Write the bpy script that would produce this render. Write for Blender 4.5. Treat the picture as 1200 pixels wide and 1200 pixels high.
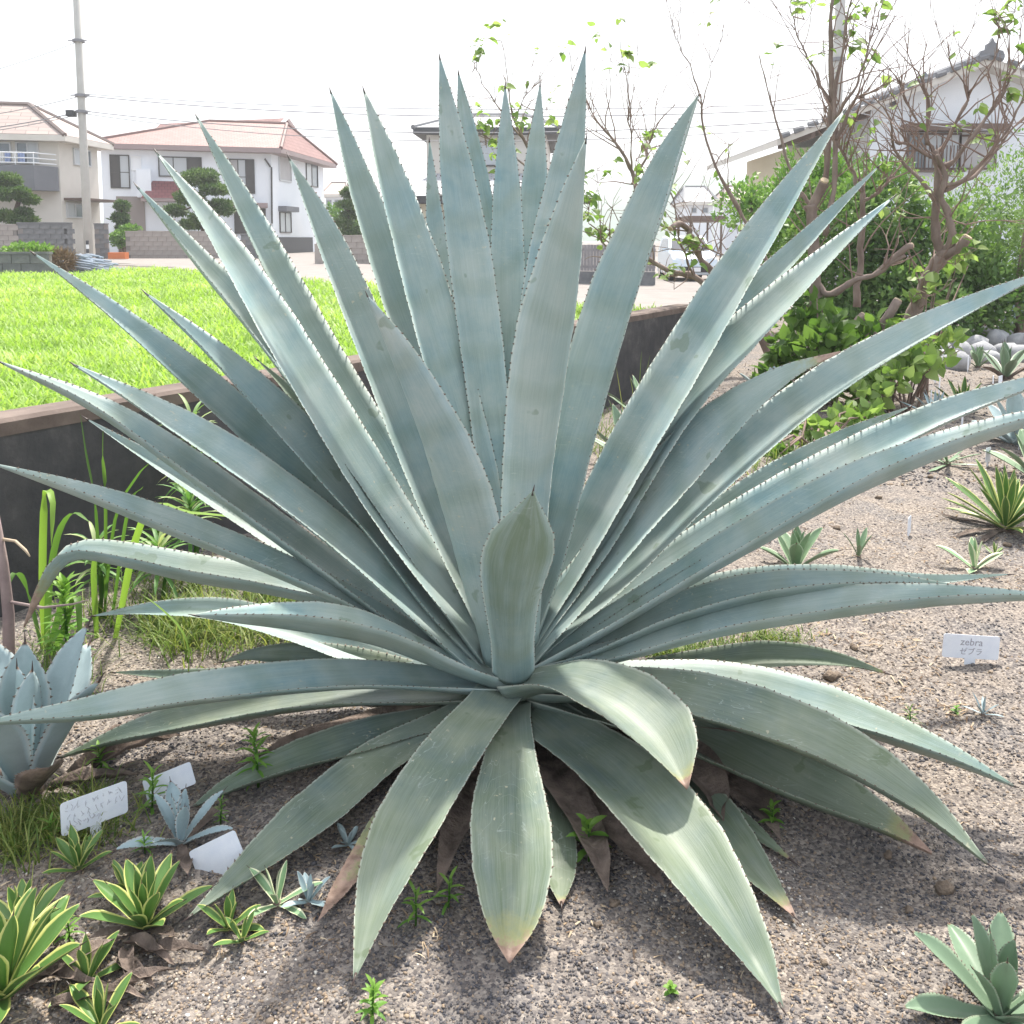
import bpy, math, random
import numpy as np
from mathutils import Vector, Matrix

for _o in list(bpy.data.objects):
    bpy.data.objects.remove(_o, do_unlink=True)
random.seed(11)
RNG = np.random.default_rng(11)
SC = bpy.context.scene
COL = SC.collection
R = math.radians

# ------------------------------------------------------------------ camera
F, PCX, PCY, PITCH, H = 1109.0, 600.0, 400.0, R(6.18), 1.4
cd = bpy.data.cameras.new('camera')
cam = bpy.data.objects.new('camera', cd)
COL.objects.link(cam)
cam.location = (0, 0, H)
cam.rotation_euler = (R(90) - PITCH, 0, 0)
cd.sensor_width = 36
cd.lens = 36 * F / 1200
cd.shift_y = -200 / 1200
cd.clip_start = 0.05
cd.clip_end = 3000
SC.camera = cam

# ------------------------------------------------------------------ sky, sun, exposure
SUN_AZ, SUN_EL = R(13), R(60)
wd = bpy.data.worlds.new('World')
SC.world = wd
wd.use_nodes = True
wn = wd.node_tree.nodes
wl = wd.node_tree.links
bg = wn['Background']
sky = wn.new('ShaderNodeTexSky')
sky.sky_type = 'NISHITA'
sky.sun_disc = False
sky.sun_elevation = SUN_EL
sky.sun_rotation = SUN_AZ
sky.air_density = 1.0
sky.dust_density = 7.0
sky.ozone_density = 1.0
mixw = wn.new('ShaderNodeMixRGB')           # thin white overcast veil over the whole sky
mixw.inputs[0].default_value = 0.55
mixw.inputs[2].default_value = (9.5, 10.0, 10.6, 1)
wl.new(sky.outputs[0], mixw.inputs[1])
wl.new(mixw.outputs[0], bg.inputs[0])
bg.inputs[1].default_value = 0.11
sd = bpy.data.lights.new('sun', 'SUN')
sd.energy = 4.2
sd.angle = R(2.5)
sd.color = (1.0, 0.95, 0.86)
sun = bpy.data.objects.new('sun', sd)
COL.objects.link(sun)
sdir = Vector((math.sin(SUN_AZ) * math.cos(SUN_EL), math.cos(SUN_AZ) * math.cos(SUN_EL), math.sin(SUN_EL)))
sun.rotation_euler = sdir.to_track_quat('Z', 'Y').to_euler()
sun.location = (6, 12, 14)
SC.view_settings.view_transform = 'Standard'
SC.view_settings.look = 'None'
SC.view_settings.gamma = 1.0
SC.view_settings.exposure = 0.98
SC.view_settings.use_curve_mapping = False

# ------------------------------------------------------------------ helpers
CAM = np.array([0, 0, H])
cP, sP = math.cos(PITCH), math.sin(PITCH)

def ray(px, py):
    x = (px - PCX) / F
    u = (PCY - py) / F
    return np.array([x, cP + u * sP, -sP + u * cP])

def P(px, py, Y):
    d = ray(px, py)
    return CAM + d * (Y / d[1])

def G(px, py, z=0.0):
    d = ray(px, py)
    return CAM + d * ((z - H) / d[2])

def link(o):
    COL.objects.link(o)
    return o

def tag(o, label=None, cat=None, group=None, kind=None):
    if label: o['label'] = label
    if cat: o['category'] = cat
    if group: o['group'] = group
    if kind: o['kind'] = kind
    return o

def empty(name, loc, label, cat, group=None, rz=0):
    o = bpy.data.objects.new(name, None)
    o.empty_display_size = 0.1
    link(o)
    o.location = tuple(float(v) for v in loc)
    o.rotation_euler = (0, 0, rz)
    return tag(o, label, cat, group)

def setparent(o, par):
    """parent with world-space mesh coordinates kept"""
    o.parent = par
    m = Matrix.Translation(Vector((0, 0, 0)))
    p = par
    chain = []
    while p is not None:
        chain.append(p)
        p = p.parent
    w = Matrix.Identity(4)
    for q in reversed(chain):
        w = w @ q.matrix_parent_inverse @ Matrix.LocRotScale(q.location, q.rotation_euler, q.scale)
    o.matrix_parent_inverse = w.inverted()

class MB:
    def __init__(s):
        s.v, s.f, s.uv = [], [], {}
    def add(s, vs, fs, uvs=None):
        b = len(s.v)
        s.v += [tuple(float(c) for c in p) for p in vs]
        for i, f in enumerate(fs):
            if uvs: s.uv[len(s.f)] = uvs[i]
            s.f.append(tuple(b + k for k in f))
        return s
    def box(s, a, b):
        (x0, y0, z0), (x1, y1, z1) = a, b
        return s.add([(x0,y0,z0),(x1,y0,z0),(x1,y1,z0),(x0,y1,z0),(x0,y0,z1),(x1,y0,z1),(x1,y1,z1),(x0,y1,z1)],
                     [(0,3,2,1),(4,5,6,7),(0,1,5,4),(1,2,6,5),(2,3,7,6),(3,0,4,7)])
    def hexa(s, p):        # 8 points: bottom loop then top loop
        return s.add(p, [(0,3,2,1),(4,5,6,7),(0,1,5,4),(1,2,6,5),(2,3,7,6),(3,0,4,7)])
    def tube(s, pts, rad, n=8, cap=True):
        pts = [np.asarray(p, float) for p in pts]
        if np.isscalar(rad): rad = [rad] * len(pts)
        up = np.array([0.31, 0.17, 0.93])
        vs, fs = [], []
        for i, p in enumerate(pts):
            t = pts[min(i+1, len(pts)-1)] - pts[max(i-1, 0)]
            t = t / (np.linalg.norm(t) + 1e-9)
            a = np.cross(t, up)
            if np.linalg.norm(a) < 1e-3: a = np.cross(t, np.array([1, 0, 0.2]))
            a /= np.linalg.norm(a)
            b = np.cross(t, a)
            up = b if False else up
            for k in range(n):
                th = 2 * math.pi * k / n
                vs.append(p + rad[i] * (math.cos(th) * a + math.sin(th) * b))
        for i in range(len(pts) - 1):
            for k in range(n):
                k2 = (k + 1) % n
                fs.append((i*n+k, i*n+k2, (i+1)*n+k2, (i+1)*n+k))
        if cap:
            fs.append(tuple(range(n-1, -1, -1)))
            fs.append(tuple((len(pts)-1)*n + k for k in range(n)))
        return s.add(vs, fs)
    def build(s, name, mat, parent=None, smooth=False):
        me = bpy.data.meshes.new(name)
        me.from_pydata(s.v, [], s.f)
        if s.uv:
            ul = me.uv_layers.new(name='UVMap')
            li = 0
            for i, f in enumerate(s.f):
                u = s.uv.get(i)
                for k in range(len(f)):
                    if u: ul.data[li].uv = u[k]
                    li += 1
        if smooth:
            me.polygons.foreach_set('use_smooth', [True] * len(me.polygons))
        me.materials.append(mat)
        me.update()
        o = link(bpy.data.objects.new(name, me))
        if parent is not None: setparent(o, parent)
        return o

def np_mesh(name, V, Fa, mat, parent=None, smooth=False, attrs=None):
    """V (N,3), Fa (M,k)"""
    V = np.asarray(V, np.float32); Fa = np.asarray(Fa, np.int32)
    me = bpy.data.meshes.new(name)
    k = Fa.shape[1]
    me.vertices.add(len(V)); me.vertices.foreach_set('co', V.ravel())
    me.loops.add(Fa.size); me.loops.foreach_set('vertex_index', Fa.ravel())
    me.polygons.add(len(Fa)); me.polygons.foreach_set('loop_start', np.arange(0, Fa.size, k, dtype=np.int32))
    if smooth: me.polygons.foreach_set('use_smooth', np.ones(len(Fa), bool))
    for an, av in (attrs or {}).items():
        a = me.attributes.new(an, 'FLOAT', 'POINT')
        a.data.foreach_set('value', np.asarray(av, np.float32))
    me.update(calc_edges=True)
    me.materials.append(mat)
    o = link(bpy.data.objects.new(name, me))
    if parent is not None: setparent(o, parent)
    return o

def unit(a):
    a = np.asarray(a, float)
    return a / (np.linalg.norm(a, axis=-1, keepdims=True) + 1e-9)

def scatter(tv, tf, pos, ydir, zdir, size, wid=None):
    """instances of a template (verts tv, faces tf): ydir = leaf axis, zdir ~ normal"""
    tv = np.asarray(tv, float); tf = np.asarray(tf)
    n = len(pos)
    Y = unit(ydir); X = unit(np.cross(Y, zdir)); Z = np.cross(X, Y)
    size = np.broadcast_to(np.asarray(size, float), (n,))
    wid = size if wid is None else np.broadcast_to(np.asarray(wid, float), (n,))
    V = (pos[:, None, :] + tv[None, :, 0, None] * wid[:, None, None] * X[:, None, :]
         + tv[None, :, 1, None] * size[:, None, None] * Y[:, None, :]
         + tv[None, :, 2, None] * size[:, None, None] * Z[:, None, :])
    Fa = tf[None] + (np.arange(n) * len(tv))[:, None, None]
    return V.reshape(-1, 3), Fa.reshape(-1, tf.shape[1])

LEAF_V = [(0,0,0),(.34,.38,.07),(0,.5,0),(-.34,.38,.07),(0,1,-.12)]
LEAF_F = [(0,1,2),(1,4,2),(4,3,2),(3,0,2)]
BIG_V = [(0,0,0),(.34,-.04,.05),(.5,.25,.09),(.36,.62,.05),(0,1.05,-.16),(-.36,.62,.05),(-.5,.25,.09),(-.34,-.04,.05),(0,.5,0)]
BIG_F = [(0,1,8),(1,2,8),(2,3,8),(3,4,8),(4,5,8),(5,6,8),(6,7,8),(7,0,8)]

# value noise
_perm = RNG.random((256, 256))
def vnoise(x, y):
    x = np.asarray(x, float); y = np.asarray(y, float)
    xi = np.floor(x).astype(int); yi = np.floor(y).astype(int)
    xf = x - xi; yf = y - yi
    xf = xf*xf*(3-2*xf); yf = yf*yf*(3-2*yf)
    g = lambda a, b: _perm[a % 256, b % 256]
    return (g(xi,yi)*(1-xf)+g(xi+1,yi)*xf)*(1-yf) + (g(xi,yi+1)*(1-xf)+g(xi+1,yi+1)*xf)*yf
def fbm(x, y, o=4):
    s = 0; a = .5
    for i in range(o):
        s = s + a*(vnoise(x+17.3*i, y-9.1*i)-.5); x = x*2.03; y = y*2.03; a *= .5
    return s
def sstep(a, b, x):
    t = np.clip((np.asarray(x, float)-a)/(b-a), 0, 1)
    return t*t*(3-2*t)

def crom(pts, n):
    pts = [np.asarray(p, float) for p in pts]
    pts = [2*pts[0]-pts[1]] + pts + [2*pts[-1]-pts[-2]]
    out = []
    seg = len(pts)-3
    for i in range(seg):
        p0, p1, p2, p3 = pts[i:i+4]
        m = max(2, int(n/seg))
        for k in range(m):
            t = k/m
            out.append(.5*((2*p1)+(-p0+p2)*t+(2*p0-5*p1+4*p2-p3)*t*t+(-p0+3*p1-3*p2+p3)*t**3))
    out.append(pts[-2])
    return np.array(out)

def resample(pts, n):
    d = np.r_[0, np.cumsum(np.linalg.norm(np.diff(pts, axis=0), axis=1))]
    t = np.linspace(0, d[-1], n)
    return np.stack([np.interp(t, d, pts[:, k]) for k in range(pts.shape[1])], 1), d[-1]

# ------------------------------------------------------------------ materials
def mat(name, col=(.5,.5,.5), rough=.7, spec=.3, metal=0):
    m = bpy.data.materials.new(name); m.use_nodes = True
    b = m.node_tree.nodes['Principled BSDF']
    b.inputs['Base Color'].default_value = (*col, 1)
    b.inputs['Roughness'].default_value = rough
    b.inputs['Specular IOR Level'].default_value = spec
    b.inputs['Metallic'].default_value = metal
    return m

class NT:
    def __init__(s, m):
        s.m = m; s.n = m.node_tree.nodes; s.l = m.node_tree.links; s.b = s.n['Principled BSDF']
    def new(s, t, **kw):
        x = s.n.new(t)
        for k, v in kw.items(): setattr(x, k, v)
        return x
    def coord(s, out='Object', scale=(1,1,1)):
        tc = s.new('ShaderNodeTexCoord'); mp = s.new('ShaderNodeMapping')
        mp.inputs['Scale'].default_value = scale
        s.l.new(tc.outputs[out], mp.inputs[0]); return mp.outputs[0]
    def noise(s, vec, scale, detail=5, rough=.6):
        x = s.new('ShaderNodeTexNoise'); x.inputs['Scale'].default_value = scale
        x.inputs['Detail'].default_value = detail; x.inputs['Roughness'].default_value = rough
        s.l.new(vec, x.inputs['Vector']); return x.outputs['Fac']
    def ramp(s, fac, stops):
        x = s.new('ShaderNodeValToRGB'); e = x.color_ramp.elements
        while len(e) < len(stops): e.new(.5)
        for i, (p, c) in enumerate(stops):
            e[i].position = p; e[i].color = (*c, 1) if len(c) == 3 else c
        s.l.new(fac, x.inputs[0]); return x.outputs[0]
    def mix(s, fac, a, b, mode='MIX'):
        x = s.new('ShaderNodeMixRGB', blend_type=mode)
        for i, q in enumerate((fac, a, b)):
            if isinstance(q, (int, float)): x.inputs[i].default_value = q
            elif isinstance(q, tuple): x.inputs[i].default_value = (*q, 1)
            else: s.l.new(q, x.inputs[i])
        return x.outputs[0]
    def attr(s, name):
        x = s.new('ShaderNodeAttribute', attribute_name=name); return x.outputs['Fac']
    def rand(s):
        return s.new('ShaderNodeObjectInfo').outputs['Random']
    def math(s, op, a, b=0.0):
        x = s.new('ShaderNodeMath', operation=op)
        for i, q in enumerate((a, b)):
            if isinstance(q, (int, float)): x.inputs[i].default_value = q
            else: s.l.new(q, x.inputs[i])
        return x.outputs[0]
    def color(s, c): s.l.new(c, s.b.inputs['Base Color'])
    def bump(s, h, strength=.4, dist=.01):
        x = s.new('ShaderNodeBump'); x.inputs['Strength'].default_value = strength
        x.inputs['Distance'].default_value = dist
        s.l.new(h, x.inputs['Height']); s.l.new(x.outputs[0], s.b.inputs['Normal'])
    def translucent(s, col, fac=.4):
        out = s.n['Material Output']
        t = s.new('ShaderNodeBsdfTranslucent'); mx = s.new('ShaderNodeMixShader')
        mx.inputs[0].default_value = fac
        if isinstance(col, tuple): t.inputs[0].default_value = (*col, 1)
        else: s.l.new(col, t.inputs[0])
        s.l.new(s.b.outputs[0], mx.inputs[1]); s.l.new(t.outputs[0], mx.inputs[2])
        s.l.new(mx.outputs[0], out.inputs[0])

def mottled(name, c1, c2, scale=6, rough=.8, bump=.3, bscale=60, bdist=.004, spec=.25, out='Object', stretch=(1,1,1)):
    m = mat(name, c1, rough, spec); t = NT(m)
    v = t.coord(out, stretch)
    f = t.noise(v, scale)
    t.color(t.ramp(f, [(.3, c1), (.7, c2)]))
    if bump: t.bump(t.noise(v, bscale), bump, bdist)
    return m

def foliage(name, dark, mid, light, trans=.4, rough=.5, spec=.35):
    m = mat(name, mid, rough, spec); t = NT(m)
    c = t.ramp(t.attr('tint'), [(0, dark), (.5, mid), (1, light)])
    t.color(c)
    t.translucent(t.mix(1.0, c, (1.3, 1.35, .85), 'MULTIPLY'), trans)
    return m

M = {}
# gravelly soil of the planting bed
def m_soil():
    m = mat('gravel_soil', (.3,.25,.2), .95, .1); t = NT(m)
    v = t.coord('Object')
    big = t.noise(v, 1.3, 4); mid = t.noise(v, 9, 5); fine = t.noise(v, 95, 3)
    vo = t.new('ShaderNodeTexVoronoi'); vo.inputs['Scale'].default_value = 130; t.l.new(v, vo.inputs['Vector'])
    c = t.ramp(mid, [(.3, (.068,.061,.06)), (.5, (.15,.123,.11)), (.72, (.26,.21,.165))])
    c = t.mix(t.ramp(big, [(.42, (0,0,0)), (.66, (.6,.6,.6))]), c, (.29,.225,.16))
    wet = t.noise(t.coord('Object', (1.3,1.3,1)), 2.3, 4, .6)
    c = t.mix(t.ramp(wet, [(.5, (0,0,0)), (.64, (.6,.6,.6))]), c, (.085,.088,.1))
    g = t.ramp(vo.outputs['Color'], [(.1, (.055,.058,.07)), (.45, (.20,.185,.175)), (.9, (.46,.41,.36))])
    c = t.mix(.55, c, g)
    t.color(c)
    hb = t.math('ADD', t.math('MULTIPLY', vo.outputs['Distance'], -.7), fine)
    t.bump(hb, .8, .008)
    return m
M['soil'] = m_soil()
M['road'] = mottled('pale_road', (.21,.19,.18), (.27,.245,.23), 1.5, .9, .2, 200, .003)
M['fieldsoil'] = mottled('field_soil', (.09,.10,.04), (.16,.17,.06), 8, .95, .5, 30, .02)
def m_wall():
    m = mat('stained_concrete', (.1,.1,.1), .9, .15); t = NT(m)
    v = t.coord('Object')
    a = t.noise(v, 2.2, 6, .7); b = t.noise(t.coord('Object', (3,3,.7)), 4, 5, .65); f = t.noise(v, 70, 3)
    c = t.ramp(a, [(.3, (.04,.04,.044)), (.55, (.08,.078,.08)), (.75, (.16,.152,.145))])
    c = t.mix(t.ramp(b, [(.45, (0,0,0)), (.7, (.6,.6,.6))]), c, (.05,.052,.058))
    t.color(c); t.bump(t.math('ADD', f, t.noise(v, 12)), .5, .006)
    return m
M['retain'] = m_wall()
M['lit_wall_top'] = mottled('lit_wall_top_brown', (.11,.085,.075), (.19,.15,.13), 7, .9, .5, 80, .005)  # brownish wall top, light on the upper face put into the paler colour
M['pebble'] = mat('pebble', (.3,.3,.3), .85, .2)
_t = NT(M['pebble'])
_t.color(_t.ramp(_t.attr('tint'), [(0,(.07,.07,.08)),(.3,(.14,.13,.13)),(.5,(.22,.18,.15)),(.75,(.32,.24,.165)),(.9,(.42,.37,.31)),(1,(.6,.57,.52))]))

# glaucous agave leaf, coordinates across/along in the uv map; dry and green stored per vertex
def m_agave(name, blue, grey, green, bloom=.5):
    m = mat(name, grey, .48, .35); t = NT(m)
    uvn = t.new('ShaderNodeTexCoord')
    mp = t.new('ShaderNodeMapping'); mp.inputs['Scale'].default_value = (6, 1.6, 1); t.l.new(uvn.outputs['UV'], mp.inputs[0])
    mp2 = t.new('ShaderNodeMapping'); mp2.inputs['Scale'].default_value = (26, 1.2, 1); t.l.new(uvn.outputs['UV'], mp2.inputs[0])
    ob = t.coord('Object')
    streak = t.noise(mp2.outputs[0], 2.0, 4, .6)
    patch = t.noise(ob, 4.5, 5, .62)
    cloud = t.noise(mp.outputs[0], 1.1, 3, .5)
    c = t.mix(t.ramp(patch, [(.36,(0,0,0)),(.64,(1,1,1))]), blue, grey)
    low = t.noise(t.coord('Object', (1,1,1)), 1.9, 3, .55)
    c = t.mix(t.ramp(low, [(.40,(0,0,0)),(.62,(.55,.55,.55))]), c, tuple(.55*a+.45*b for a, b in zip(grey, green)))
    c = t.mix(t.math('MULTIPLY', t.attr('green'), t.ramp(cloud, [(.3,(.35,.35,.35)),(.65,(1,1,1))])), c, green)
    # bud imprints: slightly darker band edges across the leaf
    wv = t.new('ShaderNodeTexWave', wave_type='BANDS', bands_direction='Y'); wv.inputs['Scale'].default_value = .33
    wv.inputs['Distortion'].default_value = 3.5; wv.inputs['Detail'].default_value = 0.5; wv.inputs['Detail Scale'].default_value = .35
    t.l.new(mp.outputs[0], wv.inputs['Vector'])
    c = t.mix(t.math('MULTIPLY', t.ramp(wv.outputs['Fac'], [(.0,(1,1,1)),(.3,(0,0,0))]), .26), c, green)
    c = t.mix(t.math('MULTIPLY', t.ramp(streak, [(.3,(0,0,0)),(.75,(1,1,1))]), .25), c, t.mix(.45, c, (.75,.8,.78)))
    c = t.mix(t.math('MULTIPLY', t.ramp(t.noise(mp2.outputs[0], .9, 3, .6), [(.36,(1,1,1)),(.5,(0,0,0))]), .16), c, t.mix(.5, c, green))
    # rubbed and scarred spots
    sp = t.noise(ob, 60, 2, .5)
    rub = t.noise(ob, 3.1, 2, .5)
    c = t.mix(t.math('MULTIPLY', t.ramp(sp, [(.69,(0,0,0)),(.73,(1,1,1))]), t.ramp(rub, [(.5,(0,0,0)),(.62,(.7,.7,.7))])), c, (.52,.47,.34))
    rb = t.noise(ob, 9.0, 3, .55)
    c = t.mix(t.math('MULTIPLY', t.ramp(rb, [(.67,(0,0,0)),(.69,(1,1,1))]), .5), c, green)
    # pale horny margin
    su = t.new('ShaderNodeSeparateXYZ'); t.l.new(uvn.outputs['UV'], su.inputs[0])
    eu = t.math('MULTIPLY', t.math('ABSOLUTE', t.math('SUBTRACT', su.outputs[0], .5)), 2.0)
    c = t.mix(t.math('MULTIPLY', t.ramp(eu, [(.93,(0,0,0)),(.985,(1,1,1))]), .45), c, (.52,.54,.46))
    # thin scratches
    sc_ = t.noise(t.coord('Object', (3,3,40)), 3.0, 2, .4)
    c = t.mix(t.math('MULTIPLY', t.ramp(sc_, [(.495,(0,0,0)),(.5,(1,1,1)),(.505,(0,0,0))]), t.ramp(rub, [(.5,(0,0,0)),(.6,(.35,.35,.35))])), c, (.6,.66,.64))
    # yellowing, then dry brown tip
    dry = t.attr('dry')
    dn = t.math('ADD', dry, t.math('MULTIPLY', t.math('SUBTRACT', t.noise(ob, 26, 4, .75), .5), .95))
    c = t.mix(t.ramp(dn, [(.15,(0,0,0)),(.55,(.8,.8,.8))]), c, (.27,.27,.115))
    c = t.mix(t.ramp(dn, [(.5,(0,0,0)),(.66,(1,1,1))]), c, t.ramp(t.noise(ob, 30, 4), [(.3,(.16,.10,.075)),(.7,(.42,.30,.24))]))
    t.color(c)
    rr = t.ramp(patch, [(.3,(.42,.42,.42)),(.7,(.58,.58,.58))]); t.l.new(rr, t.b.inputs['Roughness'])
    t.bump(t.math('ADD', t.math('MULTIPLY', streak, 1.0), t.math('MULTIPLY', t.noise(ob, 140, 2), .25)), .13, .004)
    return m
M['agave'] = m_agave('glaucous_agave', (.18,.295,.33), (.385,.445,.43), (.15,.21,.145))
M['agave_old'] = m_agave('old_agave_leaf', (.085,.135,.145), (.24,.27,.20), (.085,.125,.06))
M['agave_dead'] = mottled('dead_agave_leaf', (.06,.047,.04), (.27,.21,.175), 16, .9, .9, 55, .01, stretch=(1,1,.4))
M['tooth'] = mat('agave_tooth', (.15,.115,.09), .6, .3)
M['spine'] = mat('agave_spine', (.05,.032,.028), .4, .5)

def m_small(name, core, edge, edgepos=.62):
    m = mat(name, core, .45, .4); t = NT(m)
    uvn = t.new('ShaderNodeTexCoord'); sx = t.new('ShaderNodeSeparateXYZ'); t.l.new(uvn.outputs['UV'], sx.inputs[0])
    a = t.math('ABSOLUTE', t.math('SUBTRACT', sx.outputs[0], .5))
    a = t.math('MULTIPLY', a, 2.0)
    a = t.math('ADD', a, t.math('MULTIPLY', t.math('SUBTRACT', t.noise(t.coord('UV',(5,1,1)), 3), .5), .2))
    c = t.mix(t.noise(t.coord('Object'), 30), core, tuple(min(1, k*1.5) for k in core))
    c = t.mix(t.ramp(a, [(edgepos-.03,(0,0,0)),(edgepos+.03,(1,1,1))]), c, edge)
    dry = t.attr('dry')
    c = t.mix(t.ramp(dry, [(.5,(0,0,0)),(.8,(1,1,1))]), c, (.22,.13,.08))
    t.color(c)
    return m
M['varieg'] = m_small('yellow_edged_leaf', (.07,.145,.035), (.40,.42,.13), .78)
M['varieg_w'] = m_small('white_edged_leaf', (.16,.26,.14), (.62,.64,.42), .66)
M['blue_small'] = m_small('blue_agave_leaf', (.24,.305,.315), (.34,.39,.38), .9)
M['grey_small'] = m_small('grey_agave_leaf', (.22,.29,.31), (.36,.39,.38), .85)
M['green_small'] = m_small('green_agave_leaf', (.13,.20,.115), (.27,.33,.21), .88)
M['palegreen_small'] = m_small('pale_green_leaf', (.125,.185,.12), (.21,.275,.185), .85)

M['crop'] = foliage('crop_leaf', (.12,.24,.035), (.26,.41,.075), (.46,.56,.21), .45)
M['grass'] = foliage('wild_grass', (.06,.12,.02), (.13,.2,.04), (.30,.32,.10), .35)
M['weed'] = foliage('weed_leaf', (.07,.18,.03), (.14,.30,.05), (.26,.42,.09), .4)
M['sword'] = foliage('sword_grass', (.045,.11,.025), (.095,.19,.04), (.22,.36,.065), .4)
M['liriope'] = foliage('striped_leaf', (.06,.16,.04), (.13,.27,.07), (.42,.48,.25), .3)
M['mulberry'] = foliage('tree_leaf', (.06,.125,.025), (.15,.25,.06), (.32,.42,.16), .5)
M['shrub'] = foliage('shrub_leaf', (.04,.09,.024), (.095,.18,.048), (.20,.31,.10), .4)
M['shrub2'] = foliage('bright_shrub_leaf', (.045,.11,.022), (.11,.22,.045), (.22,.35,.09), .4)
M['pine'] = foliage('pine_needle', (.03,.075,.02), (.075,.14,.035), (.16,.24,.06), .25)
M['bark'] = mottled('smooth_bark', (.15,.112,.095), (.28,.22,.19), 9, .9, .5, 50, .006, stretch=(1,1,.5))
M['twig'] = mat('twig_bark', (.23,.165,.14), .85, .2)
M['pinebark'] = mottled('pine_bark', (.08,.06,.045), (.15,.11,.085), 12, .9, .6, 40, .01)
M['cutwood'] = mottled('cut_wood', (.42,.33,.22), (.55,.45,.32), 20, .9, .2)
M['stone'] = mottled('river_stone', (.22,.225,.24), (.42,.42,.43), 5, .85, .4, 40, .01)
M['clod'] = mottled('soil_clod', (.12,.095,.08), (.29,.225,.165), 28, .95, 1.0, 90, .012)
M['label'] = mottled('white_plastic', (.66,.70,.78), (.76,.79,.84), 25, .5, 0)
M['ink'] = mat('grey_ink', (.34,.34,.38), .8, .1)
M['fadeink'] = mat('faded_ink', (.50,.50,.55), .8, .1)

# buildings
M['white_wall'] = mottled('white_siding', (.70,.74,.80), (.76,.79,.84), .6, .7, 0)
M['cream_wall'] = mottled('cream_render', (.56,.53,.49), (.63,.60,.56), .8, .8, 0)
M['warm_wall'] = mottled('pale_yellow_wall', (.66,.62,.50), (.72,.68,.57), .8, .8, 0)
M['balcony_grey'] = mottled('grey_panel', (.15,.155,.175), (.18,.185,.205), 1, .6, 0)
M['dark_grey'] = mat('dark_grey', (.06,.062,.07), .6)
M['brown_trim'] = mat('brown_trim', (.13,.09,.075), .6)
M['taupe'] = mat('taupe_panel', (.27,.235,.225), .7)
M['fascia'] = mat('pink_fascia', (.30,.235,.235), .6)
M['white_metal'] = mat('white_metal', (.75,.76,.78), .4, .4)
M['frame_dark'] = mat('dark_sash', (.055,.05,.05), .4, .4)
M['frame_alu'] = mat('aluminium_sash', (.5,.51,.53), .35, .5)
M['glass'] = mat('window_glass', (.16,.19,.22), .08, .6)
M['curtain'] = mat('pale_curtain_glass', (.44,.47,.50), .25, .5)
M['shutter'] = mottled('grey_shutter', (.36,.35,.36), (.42,.41,.42), 3, .5, 0)
def m_roof(name, c1, c2, sx, sy):
    m = mat(name, c1, .6, .4); t = NT(m)
    br = t.new('ShaderNodeTexBrick')
    br.inputs['Scale'].default_value = 1; br.inputs['Brick Width'].default_value = sx; br.inputs['Row Height'].default_value = sy
    br.inputs['Mortar Size'].default_value = .02; br.inputs['Mortar Smooth'].default_value = .6
    br.inputs['Color1'].default_value = (*c1,1); br.inputs['Color2'].default_value = (*c2,1)
    br.inputs['Mortar'].default_value = (*[k*.55 for k in c1],1)
    t.l.new(t.coord('UV'), br.inputs['Vector'])
    t.color(br.outputs['Color']); t.bump(br.outputs['Fac'], -.5, .03)
    return m
M['roof_red'] = m_roof('red_roof_tile', (.235,.125,.115), (.29,.165,.15), .3, .28)
M['roof_pale'] = m_roof('pale_roof_tile', (.33,.26,.24), (.39,.32,.29), .9, .3)
M['roof_grey'] = m_roof('grey_roof_tile', (.29,.30,.33), (.37,.38,.41), .28, .25)
M['roof_maroon'] = m_roof('maroon_roof', (.19,.06,.065), (.23,.08,.085), .3, .3)
M['block'] = mottled('concrete_block', (.30,.265,.245), (.40,.36,.335), 3, .9, .3, 60, .004)
M['block_dark'] = mottled('dark_block', (.11,.115,.125), (.24,.24,.245), 2.4, .9, .3, 60, .004)
M['mortar'] = mat('mortar', (.24,.22,.21), .95)
M['pole'] = mottled('concrete_pole', (.40,.39,.37), (.48,.47,.45), 2, .8, .1)
M['wire'] = mat('wire', (.22,.22,.24), .6)
M['slat'] = mottled('grey_fence_board', (.19,.18,.19), (.26,.25,.26), 3, .8, .2)
M['pipe'] = mat('galvanised_pipe', (.36,.41,.47), .45, .5, .4)
M['straw'] = mottled('straw', (.20,.14,.08), (.33,.24,.15), 20, .95, .6)
M['orange'] = mat('orange_plastic', (.55,.17,.06), .6)
M['carpaint'] = mat('car_paint', (.62,.70,.78), .25, .5)
M['rubber'] = mat('rubber', (.02,.02,.022), .8)
M['chrome'] = mat('chrome', (.6,.6,.62), .2, .5, .9)
M['carglass'] = mat('car_glass', (.03,.045,.07), .08, .6)
M['headlamp'] = mat('headlamp', (.7,.72,.74), .1, .6)
M['hill'] = mat('far_hill', (.10,.16,.11), .95)
M['towel_b'] = mat('blue_towel', (.35,.42,.62), .9); M['towel_w'] = mat('white_towel', (.75,.74,.72), .9)
M['purple'] = mottled('dry_stalk', (.20,.15,.15), (.34,.27,.25), 10, .8, .3)
M['drygrass'] = mat('dry_curl', (.45,.36,.26), .85)

# ================================================================== the ground
WA = np.array([-1.87, 3.42]); WD = np.array([.518, .856])        # retaining wall line
FC = np.array([1.81, 9.51])                                       # far corner of the field
def sw_(x, y): return (x - WA[0]) * WD[1] - (y - WA[1]) * WD[0]   # > 0 on the bed side
def so_(x, y): return (x - FC[0]) * .807 + (y - FC[1]) * .59      # > 0 beyond the far field edge

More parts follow.
